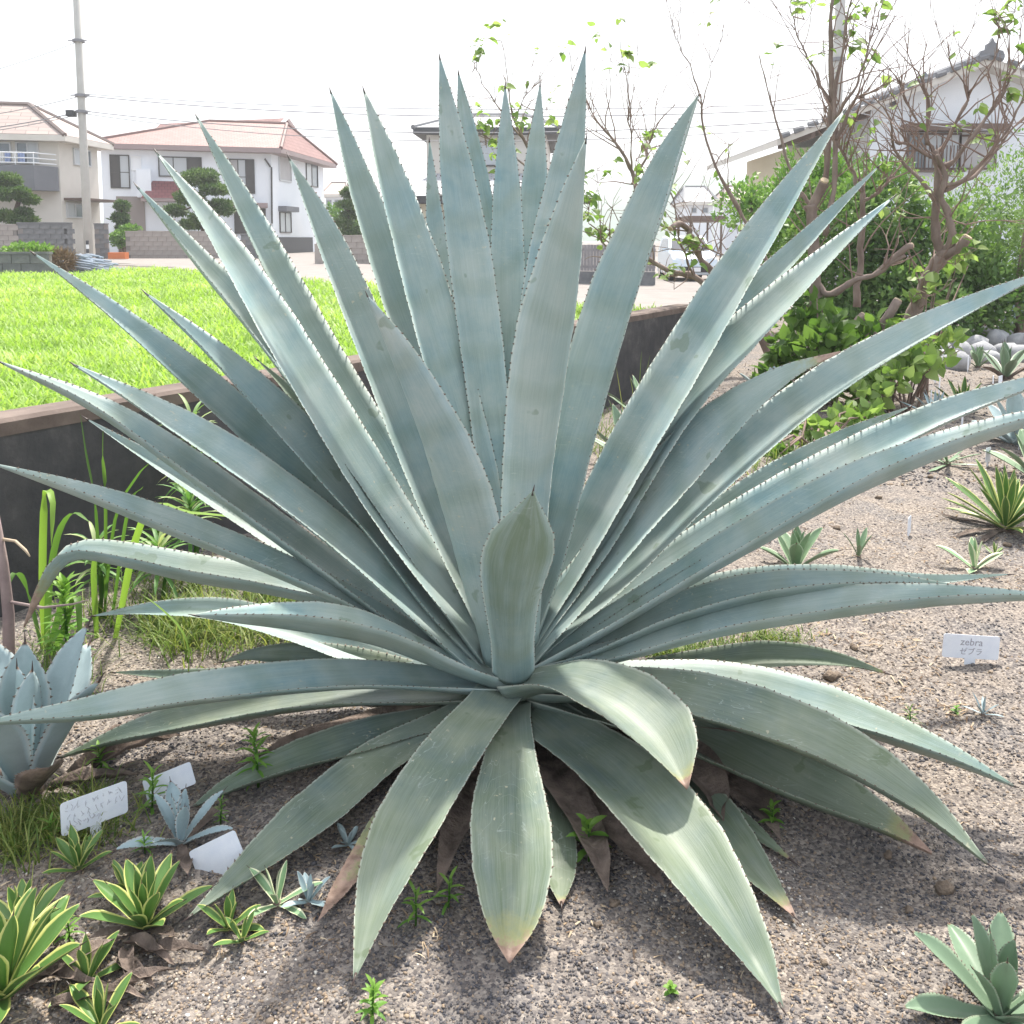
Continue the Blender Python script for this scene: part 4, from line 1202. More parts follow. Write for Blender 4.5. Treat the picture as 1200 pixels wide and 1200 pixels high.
# ================================================================== the giant agave
AX = np.array([.0, 2.50])
WPROF = ([0,.08,.22,.38,.50,.64,.78,.9,.965,1], [.84,.80,.87,.98,1,.92,.66,.32,.12,.02])
UPROF = ([0,.1,.3,.5,.66,.8,.9,.96,1], [.84,.82,.92,1,.98,.76,.44,.19,.02])
CPROF = ([0,.15,.35,.55,.8,1], [.16,.18,.30,.36,.44,.6])
TPROF = ([0,.1,.3,.6,1], [.26,.17,.08,.04,.02])
NA, NM = 40, 9

def leaf_mesh(name, C, Wv, Nv, hw, th, ch, m, par, dry, green, wav=0, seed=0):
    n = len(C); s = np.linspace(-1, 1, NM)
    t = np.linspace(0, 1, n)
    rs = np.random.default_rng(seed)
    ph = rs.random(3)*6.28
    top = np.zeros((n, NM, 3)); bot = np.zeros((n, NM, 3))
    for i in range(n):
        ed = 1+.012*math.sin(t[i]*150+ph[0])*(.2 < t[i] < .95)
        for j, sj in enumerate(s):
            x = hw[i]*sj*ed*(1+.035*math.sin(t[i]*9+ph[2]+(1.3 if sj > 0 else 0)))
            y = ch[i]*hw[i]*(abs(sj)**1.35) + wav*hw[i]*abs(sj)**3*math.sin(t[i]*11+ph[1]+(2.1 if sj > 0 else 0))*t[i]
            top[i, j] = C[i]+Wv[i]*x+Nv[i]*y
            bot[i, j] = C[i]+Wv[i]*x+Nv[i]*(y-th[i]*max(0, 1-sj*sj)**.75)
    V = np.concatenate([top.reshape(-1, 3), bot.reshape(-1, 3)])
    o2 = n*NM; fs = []; uvs = []
    for i in range(n-1):
        for j in range(NM-1):
            a, b, c, d = i*NM+j, i*NM+j+1, (i+1)*NM+j+1, (i+1)*NM+j
            fs.append((a, b, c, d)); fs.append((o2+a, o2+d, o2+c, o2+b))
        a, d = i*NM, (i+1)*NM; fs.append((a, d, o2+d, o2+a))
        a, d = i*NM+NM-1, (i+1)*NM+NM-1; fs.append((a, o2+a, o2+d, d))
    for j in range(NM-1):
        fs.append((j, o2+j, o2+j+1, j+1)); a = (n-1)*NM+j; fs.append((a, a+1, o2+a+1, o2+a))
    me = bpy.data.meshes.new(name)
    me.from_pydata(V.tolist(), [], fs)
    ul = me.uv_layers.new(name='UVMap')
    li = np.zeros(len(me.loops), np.int32); me.loops.foreach_get('vertex_index', li)
    vi = li % o2
    L = np.sum(np.linalg.norm(np.diff(C, axis=0), axis=1))
    uv = np.stack([(vi % NM)/(NM-1), (vi//NM)/(n-1)*max(L, .05)*3+seed*1.7], 1)
    if m in ('agave', 'agave_old'): pass
    else: uv[:, 1] = (vi//NM)/(n-1)
    ul.data.foreach_set('uv', uv.astype(np.float32).ravel())
    tt_ = np.tile(np.repeat(t, NM), 2)
    a = me.attributes.new('dry', 'FLOAT', 'POINT'); a.data.foreach_set('value', np.clip((tt_-(1-dry))/max(dry, 1e-3), 0, 1).astype(np.float32)*(1 if dry > 0 else 0))
    a = me.attributes.new('green', 'FLOAT', 'POINT'); a.data.foreach_set('value', (green*np.clip(.25+1.0*tt_, 0, 1)).astype(np.float32))
    me.polygons.foreach_set('use_smooth', [True]*len(me.polygons))
    me.materials.append(M[m]); me.update()
    o = link(bpy.data.objects.new(name, me))
    if par is not None: setparent(o, par)
    return o, top

def teeth(o, top, spacing, hgt, C, mname='tooth', t0=.1, t1=.96, name='teeth'):
    vs, fs = [], []
    n = len(C)
    for side, j, jn in ((-1, 0, 1), (1, NM-1, NM-2)):
        e = top[:, j]; inn = top[:, jn]
        d = np.r_[0, np.cumsum(np.linalg.norm(np.diff(e, axis=0), axis=1))]
        L = d[-1]; p = L*t0
        while p < L*t1:
            q = np.array([np.interp(p, d, e[:, k]) for k in range(3)]); qi = np.array([np.interp(p, d, inn[:, k]) for k in range(3)])
            q2 = np.array([np.interp(p+spacing*.1, d, e[:, k]) for k in range(3)])
            tg = unit(q2-q); out = unit(q-qi); nn = np.cross(tg, out)
            h = hgt*random.uniform(.7, 1.2); b = len(vs); w = h*.75
            back = out*.0015
            vs += [q-tg*w-back, q+tg*w-back, q+nn*w*.5-back, q-nn*w*.5-back, q+out*h+tg*h*random.uniform(-.5, .2)]
            fs += [(b, b+2, b+4), (b+2, b+1, b+4), (b+1, b+3, b+4), (b+3, b, b+4)]
            p += spacing*random.uniform(.75, 1.3)
    if vs:
        r = np_mesh(name, np.array(vs), np.array(fs), M[mname], o)
        r['kind'] = 'stuff'

agave = empty('giant_agave', (AX[0], AX[1], 0), 'giant blue-grey agave rosette filling the gravel bed', 'agave')
# stem hidden in the rosette
stem = MB(); rs_ = []
stem.tube([(0,2.5,-.08),(0,2.5,.05),(0.0,2.5,.14),(0.0,2.5,.2),(0,2.5,.24)], [.13,.15,.14,.10,.03], 16)
stem.build('stem', M['agave_dead'], agave, True)
LOG = []
def big_leaf(px, Yb, Yt, wp, m='agave', roll=0.0, dry=0.0, green=.25, chs=1.0, spine=True, wav=.06, bow=0.0, wpr=None, Wmax=.25, gmin=.03, pref=None):
    sd_ = len(LOG)+1
    upright = px[-1][1] < 260 and abs(px[-1][0]-px[0][0]) < .5*abs(px[-1][1]-px[0][1])
    if px[-1][1] < 800 and not upright: wp = wp*.87
    if px[-1][1] < 800: roll = roll+random.uniform(-6, 6)
    c2 = crom([np.array(q, float) for q in px], 60)
    seg = np.r_[0, np.cumsum(np.linalg.norm(np.diff(c2, axis=0), axis=1))]; a = seg/seg[-1]
    Ys = Yb+(Yt-Yb)*a+bow*np.sin(math.pi*a)
    C = np.array([P(x, y, Y) for (x, y), Y in zip(c2, Ys)])
    for i in range(len(C)):
        g = float(T(C[i, 0], C[i, 1]))+gmin
        if C[i, 2] < g:
            C[i] = CAM+(C[i]-CAM)*((H-g)/(H-C[i, 2]))
    C, L = resample(C, NA)
    d = np.gradient(C, axis=0); d = unit(d)
    mid = C[int(NA*.5)]; dm = unit(C[int(NA*.75)]-C[int(NA*.2)])
    r = np.array([*(C[int(NA*.62)][:2]-AX), 0.0]); r = unit(r)
    dr, dz = float(np.dot(dm, r)), float(dm[2])
    nn = -r*dz+np.array([0, 0, 1])*dr
    nn = nn-np.dot(nn, dm)*dm; nn = unit(nn)
    w = np.cross(dm, nn)
    if chs == 1.0: chs = (1.0+(.75 if Yt >= 2.5 else 1.1)*abs(dm[0])) if px[-1][1] < 800 else (.8+.75*abs(dm[0]))
    # the real width that shows as wp pixels across; leaves that would be too broad lie rolled on their side
    v = unit(mid-CAM); sp = unit(np.cross(dm, v))
    cc = .34*chs; s = np.linspace(-1, 1, 9)
    sg = (1 if dm[0] > 0 else -1)*(1 if (pref or ('out' if px[-1][1] < 800 else 'in')) == 'out' else -1)
    w_0, n_0 = w, nn
    if px[-1][1] < 800 and Yt >= 2.5 and pref is None: roll = roll-(1 if dm[0] > 0 else -1)*20*min(1, abs(dm[0])*1.6); sg = -(1 if dm[0] > 0 else -1)
    for extra in range(0, 75, 3):
        a_ = R(roll+sg*extra); w, nn = w_0*math.cos(a_)+n_0*math.sin(a_), n_0*math.cos(a_)-w_0*math.sin(a_)
        prof = s*np.dot(w, sp)+cc*np.abs(s)**1.35*np.dot(nn, sp)
        prof2 = s*np.dot(w, sp)+(cc*np.abs(s)**1.35-.05*(1-s*s))*np.dot(nn, sp)
        ext = max(prof.max(), prof2.max())-min(prof.min(), prof2.min())
        W = wp/F*np.linalg.norm(mid-CAM)*.97/ext*2
        if W <= Wmax: break
    Wc = min(max(W, .085), Wmax*1.1)
    LOG.append((tuple(px[-1]), round(L, 2), round(W, 3), round(ext, 2), round(C[:, 2].min(), 2), extra))
    Wv = np.zeros_like(C); Nv = np.zeros_like(C)
    for i in range(NA):
        wi = unit(w-np.dot(w, d[i])*d[i]); Wv[i] = wi; Nv[i] = np.cross(wi, d[i])
        if np.dot(Nv[i], nn) < 0 and abs(np.dot(Nv[i], nn)) > .3: Nv[i] = -Nv[i]
    t = np.linspace(0, 1, NA)
    hw = np.interp(t, *(wpr or (UPROF if upright else WPROF)))*Wc/2
    ch = np.interp(t, *CPROF)*chs
    th = np.interp(t, *TPROF)*Wc*.8
    o, top = leaf_mesh('leaf', C, Wv, Nv, hw, th, ch, m, agave, dry, green, wav, sd_)
    if m != 'agave_dead': teeth(o, top, .02, .0038, C)
    if spine and dry < .25:
        tp = C[-1]; dd = d[-1]
        MB().tube([tp-dd*.012, tp-dd*.004, tp+dd*.016], [.0032, .0026, .0005], 7).build('spine', M['spine'], o, True)
    return o

BL = big_leaf
OUT = ([0,.1,.3,.5,.65,.78,.88,.95,1], [.62,.6,.74,.92,1,.96,.72,.34,.03])
# --- back, upright
BL([(598,745),(580,560),(553,350),(532,200),(515,66)], 2.58, 2.90, 52)
BL([(600,735),(590,560),(572,350),(553,200),(537,84)], 2.62, 3.10, 48, green=.35)
BL([(600,745),(592,600),(594,400),(594,250),(592,100)], 2.6, 2.98, 44)
BL([(604,735),(610,560),(616,400),(626,230),(633,98)], 2.64, 3.16, 42)
BL([(604,740),(618,540),(642,340),(670,180),(686,58)], 2.58, 2.86, 52)
BL([(596,735),(560,520),(526,370),(509,260),(503,163)], 2.66, 3.2, 24, green=.1)
BL([(594,745),(552,545),(505,385),(458,225),(426,105)], 2.56, 2.78, 54, chs=.9, pref='in', Wmax=.18)
BL([(592,742),(525,530),(458,335),(416,210),(387,106)], 2.62, 3.0, 46)
BL([(585,755),(512,605),(440,430),(382,290),(338,184)], 2.58, 2.8, 46)
BL([(580,755),(455,560),(365,415),(292,270),(230,136)], 2.6, 2.96, 50, green=.3, pref='out', chs=1.5)
BL([(575,760),(450,600),(350,440),(255,285),(183,178)], 2.54, 2.66, 58, pref='in', Wmax=.22, chs=.9)
BL([(572,765),(430,570),(325,425),(232,312),(160,218)], 2.56, 2.74, 46, green=.1, pref='out', chs=1.5)
BL([(560,760),(470,660),(400,560),(345,470),(300,420)], 2.64, 3.0, 30, green=.6, m='agave_old')
BL([(608,755),(650,640),(694,490),(738,350),(782,225),(818,113)], 2.56, 2.70, 58, chs=1.7, pref='in', Wmax=.22)
BL([(606,757),(672,655),(755,510),(845,365),(922,240),(991,128)], 2.56, 2.74, 64, pref='in', Wmax=.22, chs=.9)
BL([(608,760),(700,615),(785,475),(862,372),(950,280),(1031,194)], 2.6, 2.92, 44)
BL([(610,762),(705,630),(795,490),(885,390),(970,305),(1047,231)], 2.55, 2.66, 58, pref='in', Wmax=.22, chs=.9)
# --- left fan
BL([(570,770),(505,705),(430,615),(340,515),(250,420),(170,343)], 2.54, 2.52, 46, pref='in', Wmax=.19, chs=1.2)
BL([(566,770),(430,628),(325,542),(222,450),(130,370),(38,296)], 2.56, 2.6, 44)
BL([(562,778),(465,695),(370,618),(270,545),(170,480),(86,427)], 2.5, 2.30, 46, green=.3, pref='in', Wmax=.21, chs=1.0001)
BL([(560,786),(455,722),(350,650),(225,562),(110,482),(0,424)], 2.5, 2.36, 38, pref='in', Wmax=.19, chs=1.3)
BL([(555,780),(440,705),(330,640),(215,565),(145,520),(100,490)], 2.6, 2.75, 28)
BL([(560,790),(440,725),(325,675),(205,628),(100,585),(-10,543)], 2.48, 2.22, 34, green=.4)
BL([(555,790),(440,722),(330,697),(220,680),(140,662),(85,656),(55,690),(28,735)], 2.56, 2.42, 38, dry=.17, green=.5, spine=False)
BL([(592,800),(515,778),(435,752),(345,737),(280,729),(228,721)], 2.44, 2.05, 38, green=.4)
BL([(555,800),(440,775),(350,745),(260,722),(180,718),(108,722)], 2.6, 2.85, 34, green=.6)
BL([(555,805),(450,790),(370,778),(300,772),(260,776)], 2.6, 2.7, 36, m='agave_old', green=.6)
BL([(545,815),(400,808),(300,802),(210,796),(132,788)], 2.7, 3.0, 20, m='agave_old', green=.7)
BL([(580,802),(455,800),(345,808),(220,824),(100,843),(-30,849)], 2.44, 2.02, 36, green=.45)
BL([(572,812),(460,818),(360,828),(250,848),(150,868),(70,888)], 2.5, 2.30, 36, m='agave_old', green=.6)
BL([(572,832),(480,858),(400,884),(300,916),(225,946)], 2.46, 2.14, 34, m='agave_old', green=.7)
BL([(565,828),(460,888),(380,955),(300,1020),(220,1076)], 2.42, 1.82, 46, m='agave_old', green=.6)
# --- front
BL([(588,812),(540,872),(490,955),(448,1045),(415,1148)], 2.36, 1.60, 70, m='agave_old', green=.5, bow=-.10)
BL([(598,822),(598,880),(598,960),(600,1050),(597,1128)], 2.36, 1.66, 82, m='agave_old', green=.75, dry=.16, spine=False, wpr=OUT, bow=-.12)
BL([(622,835),(640,905),(652,985),(658,1062)], 2.46, 1.9, 40, chs=.3, gmin=.012, m='agave_old', green=.85, dry=.06, wpr=OUT)
BL([(618,828),(715,908),(790,990),(858,1088),(917,1182)], 2.38, 1.58, 80, m='agave_old', green=.7, bow=-.10, Wmax=.23)
BL([(606,800),(660,802),(720,830),(765,870),(805,924)], 2.38, 1.95, 68, m='agave_old', green=.35, dry=.10, wpr=([0,.3,.55,.75,.88,.96,1],[.66,.82,1,.86,.52,.2,.03]), spine=False, Wmax=.3)
BL([(640,835),(760,905),(830,965),(885,1025),(932,1075)], 2.5, 1.88, 54, m='agave_old', green=.85, dry=.1, gmin=.02, chs=.7)
BL([(660,845),(790,925),(850,955),(895,985),(930,1010)], 2.54, 2.02, 30, gmin=.015, chs=.5, m='agave_old', green=.8, dry=.08)
BL([(635,808),(735,842),(835,885),(930,932),(1020,968),(1092,1000)], 2.46, 2.02, 62, m='agave_old', green=.6, dry=.14, spine=False, Wmax=.28)
BL([(630,802),(750,818),(870,850),(980,897),(1080,955),(1157,1012)], 2.42, 1.84, 54, m='agave_old', green=.5)
# --- right fan
BL([(632,796),(740,803),(850,818),(960,843),(1080,882),(1188,921)], 2.5, 2.16, 44, green=.85)
BL([(640,795),(740,796),(820,786),(900,776),(980,778),(1042,790)], 2.56, 2.5, 36, m='agave_old', green=.9, dry=.05)
BL([(625,787),(730,768),(850,742),(950,727),(1090,710),(1250,700)], 2.46, 2.2, 38, green=.45)
BL([(618,782),(700,760),(800,725),(900,702),(1020,692),(1122,687)], 2.5, 2.38, 38, green=.45)
BL([(620,778),(770,712),(860,686),(960,680),(1080,684),(1185,673)], 2.6, 2.85, 26, green=.5)
BL([(618,775),(760,682),(880,612),(1000,547),(1130,485),(1290,425)], 2.56, 2.6, 44, green=.2)
BL([(620,782),(760,708),(880,643),(1000,580),(1130,525),(1290,468)], 2.5, 2.34, 42, green=.2)
BL([(615,775),(700,720),(800,640),(900,568),(990,515),(1068,476)], 2.62, 2.84, 34, green=.45)
BL([(612,770),(720,682),(840,567),(960,470),(1085,393),(1240,312)], 2.56, 2.66, 52, green=.15)
BL([(610,765),(690,680),(765,590),(850,500),(920,445),(985,412)], 2.52, 2.48, 66, green=.25, dry=.12, spine=False, pref='in', Wmax=.22, chs=.9)
# --- inner front leaves
BL([(588,770),(560,690),(520,565),(472,445),(431,348)], 2.44, 2.20, 66, green=.1, Wmax=.24)
BL([(608,755),(622,600),(642,430),(668,290),(687,163)], 2.42, 2.34, 66, green=.1)
BL([(602,790),(600,735),(603,690),(612,640),(625,575)], 2.38, 2.02, 92, green=1.0, bow=-.06, wpr=([0,.2,.42,.6,.7,.8,.88,.94,1],[.66,.66,.81,.97,1,.86,.55,.26,.02]), chs=.75, Wmax=.26)
# --- dead leaves hanging under the rosette
BL([(585,845),(560,920),(530,985),(512,1045)], 2.5, 2.0, 40, m='agave_dead', spine=False, wav=.3, chs=1.0, gmin=.015)
BL([(560,850),(470,950),(415,1020),(372,1080)], 2.54, 1.9, 34, m='agave_old', gmin=.012, chs=.4, dry=.6, green=1, spine=False, wav=.25)
BL([(630,850),(690,920),(735,985),(778,1038)], 2.5, 2.0, 46, m='agave_dead', spine=False, wav=.2, gmin=.015, chs=.5)
BL([(660,830),(760,880),(820,915),(848,962)], 2.5, 2.1, 40, m='agave_dead', spine=False, wav=.3, chs=1.6)
BL([(640,815),(800,850),(920,870),(1000,878)], 2.55, 2.3, 34, m='agave_dead', spine=False, wav=.2)
BL([(600,850),(590,930),(585,1000)], 2.5, 2.02, 60, m='agave_dead', spine=False, wav=.25)
BL([(620,850),(665,930),(700,1000),(712,1045)], 2.52, 2.02, 40, m='agave_dead', spine=False, wav=.35, chs=.9, gmin=.02)
BL([(545,845),(500,920),(470,985),(448,1035)], 2.54, 2.04, 38, m='agave_dead', spine=False, wav=.3, chs=.8, gmin=.02)
BL([(690,830),(800,880),(880,935),(915,985)], 2.54, 2.12, 36, m='agave_dead', spine=False, wav=.3, chs=.8, gmin=.02)
BL([(560,825),(430,850),(330,885),(270,905)], 2.58, 2.36, 26, m='agave_dead', spine=False, wav=.3, chs=.6, gmin=.015)

# ================================================================== small agaves
def small_agave(label, px, py, L, n, m, width=.16, el=(20, 80), spread=1.0, cat='agave', name='small_agave', seed=1, dryn=0, dry=.06, curve=.25, tooth=0, lean=(0, 0), group=None, base_up=0.0, az0=None):
    """L = leaf length in metres, width relative to length"""
    rs = np.random.default_rng(seed)
    b = TZ(px, py) if not isinstance(px, np.ndarray) else px
    b = b+np.array([0, 0, base_up])
    e_ = empty(name, b, label, cat, group)
    global NA
    keep = NA; NA = 14
    MB().tube([b-[0,0,.03], b+[0,0,L*.06], b+[0,0,L*.14]], [L*.10, L*.09, L*.03], 10).build('stem', M['agave_dead'], e_, True)
    for i in range(n):
        f = i/max(1, n-1)                      # outer leaves first
        az = i*2.39996+rs.uniform(-.25, .25)+(az0 or seed)
        e0 = R(el[0]+(el[1]-el[0])*f+rs.uniform(-6, 6))
        l = L*(.72+.28*math.sin(math.pi*min(1, .35+f*.6)))*rs.uniform(.85, 1.12)
        r = np.array([math.cos(az), math.sin(az), 0])
        pts = []
        cur = curve*(1-f)*rs.uniform(.4, 1.4)
        p = b+r*L*.05*(1-f)+np.array([0, 0, L*(.02+.09*f)])
        k = 14
        for q in range(k):
            ee = e0-cur*(q/k)*1.2+(.15 if f > .7 else 0)*(q/k)
            dvec = r*math.cos(ee)*spread+np.array([lean[0], lean[1], math.sin(ee)])
            pts.append(p.copy()); p = p+unit(dvec)*l/k
        C = np.array(pts)
        for q in range(len(C)):
            g = float(T(C[q, 0], C[q, 1]))+.006
            C[q, 2] = max(C[q, 2], g)
        d = unit(np.gradient(C, axis=0)); w0 = np.cross(d[6], -r*math.sin(e0)+np.array([0,0,math.cos(e0)]))
        Wv = unit(w0[None]-np.sum(w0[None]*d, 1, keepdims=True)*d); Nv = np.cross(Wv, d)
        t = np.linspace(0, 1, 14); W = l*width*rs.uniform(.85, 1.1)
        hw = np.interp(t, [0,.15,.45,.62,.8,.93,1], [.6,.62,.92,1,.76,.3,.03])*W/2
        o, top = leaf_mesh('leaf', C, Wv, Nv, hw, np.interp(t, *TPROF)*W*.8, np.interp(t, *CPROF)*1.1, m, e_, dry if i >= dryn else 1.6, .3, .03, seed*31+i)
        if i < dryn: o.data.materials.clear(); o.data.materials.append(M['agave_dead'])
        if tooth: teeth(o, top, tooth*4, tooth, C, t0=.25, t1=.93)
        tp = C[-1]; dd = d[-1]
        MB().tube([tp-dd*l*.02, tp+dd*l*.07], [W*.03, .0005], 5).build('spine', M['spine'], o)
    NA = keep
    return e_

# left border
small_agave('large powder-blue agave with broad upright leaves at the left border', 32, 928, .42, 12, 'blue_small', .32, (28, 84), 1, seed=3, curve=-.05, tooth=.005, dryn=2)
small_agave('small grey-blue agave with ragged leaves beside the tilted white labels', 212, 990, .15, 12, 'grey_small', .26, (8, 82), seed=5, tooth=.003, dryn=2)
small_agave('small yellow-edged agave below the slanting white label', 92, 1020, .095, 13, 'varieg', .24, (22, 80), seed=8, curve=.1)
small_agave('full yellow-edged green agave with upright striped leaves in the gravel', 170, 1088, .14, 20, 'varieg', .26, (16, 80), seed=12, dryn=3, curve=.12)
small_agave('tiny yellow-edged offset tucked behind the full striped agave', 150, 1052, .09, 9, 'varieg', .22, (20, 80), seed=14)
small_agave('broad-leaved yellow-edged agave in the corner of the border', 4, 1170, .20, 22, 'varieg', .26, (14, 76), seed=17, dryn=3, curve=.1)
small_agave('upright yellow-edged offset behind the broad corner agave', 26, 1096, .125, 13, 'varieg', .24, (15, 80), seed=19)
small_agave('little dark striped offset beside the broad corner agave', 102, 1152, .10, 9, 'varieg', .25, (10, 75), seed=23)
small_agave('striped agave at the bottom edge below the corner clump', 118, 1208, .10, 11, 'varieg', .22, (15, 80), seed=29)
small_agave('pair-leaved small yellow-green agave between gravel and the blue leaf tip', 268, 1090, .085, 10, 'varieg', .26, (15, 75), seed=31)
small_agave('second small yellow-green agave touching the pair-leaved one', 284, 1104, .07, 8, 'varieg', .26, (15, 70), seed=33)
small_agave('spreading pale white-edged agave under the long blue leaf', 325, 1062, .11, 8, 'varieg_w', .22, (2, 70), seed=37, curve=.5)
small_agave('tiny grey-green agave beside the spreading white-edged one', 362, 1058, .07, 8, 'grey_small', .26, (10, 75), seed=41)
small_agave('shaded small blue agave hidden beneath the front leaves', 408, 992, .06, 9, 'blue_small', .25, (5, 70), seed=43)
# right bed
small_agave('pale green agave with broad upright leaves cut off by the frame corner', 1172, 1196, .19, 14, 'palegreen_small', .28, (8, 82), seed=47, tooth=.002)
small_agave('tiny blue-grey seedling agave alone on the gravel near the zebra label', 1152, 838, .07, 8, 'grey_small', .14, (15, 75), seed=53)
small_agave('dull green agave with short broad leaves behind the right-hand blue leaves', 932, 668, .21, 14, 'green_small', .30, (25, 84), seed=59, dry=.1)
small_agave('thin two-leaved seedling agave in the gravel beside the dull green agave', 1006, 652, .13, 6, 'green_small', .18, (45, 80), seed=61)
small_agave('cream-edged three-leaved agave above the long horizontal leaf', 1142, 668, .17, 8, 'varieg_w', .25, (20, 80), seed=67)
small_agave('tiny green seedling next to the cream-edged agave', 1166, 652, .07, 8, 'varieg', .2, (20, 75), seed=71)
small_agave('dense spiky yellow-striped agave clump on the right of the bed', 1178, 622, .36, 46, 'varieg', .12, (4, 84), seed=73, curve=.3, dryn=6)
small_agave('low dark green agave lying flat beyond the blue leaves', 1110, 545, .22, 10, 'green_small', .14, (2, 30), seed=79)
small_agave('yellow-banded agave among white labels in the far bed', 1128, 484, .32, 16, 'varieg', .14, (15, 80), seed=83, dry=.15)
small_agave('broad green agave in front of the grey boulders', 1178, 444, .42, 12, 'palegreen_small', .28, (15, 84), seed=89, dryn=3)
small_agave('little upright green agave against the grey boulders', 1146, 430, .28, 9, 'green_small', .28, (35, 84), seed=97)
small_agave('silvery agave crowning the stone edging', 1196, 392, .85, 18, 'grey_small', .2, (5, 80), seed=101, dryn=2)
small_agave('big blue agave half hidden behind the two right-hand leaf tips', 1190, 520, .42, 14, 'blue_small', .34, (20, 84), seed=103)
small_agave('narrow grey-green agave by the thin white labels', 1096, 492, .28, 12, 'grey_small', .12, (20, 80), seed=107)
small_agave('green agave at the frame edge beside the row of labels', 1212, 560, .34, 12, 'green_small', .26, (20, 84), seed=109)
small_agave('narrow-leaved green plant among shaded grass behind the fan of leaves', 760, 500, .45, 14, 'green_small', .1, (30, 84), seed=113)
small_agave('pale agave below the retaining wall behind the fan of leaves', 735, 545, .38, 12, 'palegreen_small', .2, (25, 84), seed=117)
small_agave('dusty green agave at the foot of the tree vines', 905, 478, .4, 10, 'grey_small', .26, (25, 84), seed=119)

# ================================================================== plant labels
def text_mesh(s, size, name, par, mname, mtx):
    cu = bpy.data.curves.new('t', 'FONT'); cu.body = s; cu.size = size; cu.align_x = 'CENTER'; cu.align_y = 'CENTER'; cu.extrude = .0004; cu.resolution_u = 2
    cu.shear = .1
    o = link(bpy.data.objects.new('t', cu))
    bpy.context.view_layer.update()
    me = bpy.data.meshes.new_from_object(o.evaluated_get(bpy.context.evaluated_depsgraph_get()))
    bpy.data.objects.remove(o)
    me.transform(mtx)
    me.materials.clear(); me.materials.append(M[mname])
    q = link(bpy.data.objects.new(name, me)); q.parent = par
    return q

def rrect(w, h, r, n=4):
    out = []
    for cx_, cz_, a0 in ((w/2-r, h/2-r, 0), (-w/2+r, h/2-r, 90), (-w/2+r, -h/2+r, 180), (w/2-r, -h/2+r, 270)):
        for k in range(n+1):
            a = R(a0+90*k/n); out.append((cx_+r*math.cos(a), cz_+r*math.sin(a)))
    return out
def label(lab, px, py, w, h, stake, yaw=0, roll=0, tilt=0, lines=(), scribble=0, sw=.022, group=None, bury=.03):
    b = TZ(px, py)
    e_ = empty('plant_label', b, lab, 'plant label', group)
    e_.rotation_euler = (R(-tilt), R(roll), R(yaw))
    th = .0018
    def slab(pts, z, y0, y1):
        mb = MB(); n = len(pts)
        mb.add([(x, y0, z+zz) for x, zz in pts]+[(x, y1, z+zz) for x, zz in pts],
               [tuple(range(n)), tuple(range(2*n-1, n-1, -1))]+[(i, i+n, (i+1) % n+n, (i+1) % n) for i in range(n)])
        return mb
    o = slab(rrect(w, h, min(w, h)*.1), stake+h/2, -th/2, th/2).build('plate', M['label']); o.parent = e_
    o2 = slab([(sw/2, stake+.004), (-sw/2, stake+.004), (-sw/2, -bury*.6), (0, -bury), (sw/2, -bury*.6)], 0, -th/2+.0004, th/2+.0004).build('stake', M['label']); o2.parent = e_
    for (s, size, dx, dz) in lines:
        mt = Matrix.Translation((dx, -th/2-.0004, stake+h/2+dz)) @ Matrix.Rotation(R(90), 4, 'X')
        text_mesh(s, size, 'lettering', o, 'ink', mt)
    if scribble:
        mb = MB(); rs = np.random.default_rng(px)
        for row in range(3):
            x = -w*.42
            z = stake+h*(.78-.27*row)
            while x < w*(.4 if row < 2 else .1):
                for s in range(3):
                    a = np.array([x+rs.uniform(0,.007), -th/2-.0006, z+rs.uniform(-.006,.006)]); d = np.array([rs.uniform(-.004,.004), 0, rs.uniform(-.006,.006)])
                    mb.tube([a-d, a+d], .0006, 4)
                x += .011*rs.uniform(.8, 1.7)
        q = mb.build('lettering', M['fadeink']); q.parent = o
    return e_
label('white plant label reading zebra standing in the open gravel', 1136, 778, .19, .078, .018, 2, 4.5, 4, [('zebra', .034, 0, .015), ('\u30bc\u30d6\u30e9', .026, 0, -.017)], sw=.036)
label('white label with faded handwriting slanting beside the yellow-edged agave', 113, 986, .145, .078, .042, 40, 0, 0, scribble=1, sw=.024)
label('blank white label leaning back behind the small green weed', 206, 944, .118, .054, .03, 14, -17, 22, sw=.022)
label('blank white rounded label tipped over against the long blue leaf', 264, 1026, .115, .066, .012, 0, -27, 15, sw=.024)
label('narrow white label standing alone in the middle of the gravel', 1065, 628, .06, .085, .008, 55, 0, 0)
for (x, y, w, h, lab) in ((1157,547,.06,.09,'white label beside the flat dark green agave'), (1194,527,.05,.13,'tall white label at the edge of the bed near the big blue agave'),
                          (1134,437,.08,.16,'white label at the foot of the little upright green agave'), (1096,450,.07,.16,'bright white label in the far row below the vine'),
                          (1127,505,.07,.12,'white label at the foot of the far yellow-banded agave'), (1163,462,.07,.14,'slim white label left of the broad green agave'),
                          (1172,462,.07,.14,'slim white label close under the broad green agave'), (1100,465,.05,.14,'small white label just below the far row'),
                          (1086,437,.04,.12,'thin white label in the farthest row near the vine'), (1090,485,.04,.16,'thin white stake label by the narrow grey-green agave')):
    label(lab, x, y, w, h, .03, random.uniform(35, 60), random.uniform(-4, 4), 0, sw=.02)

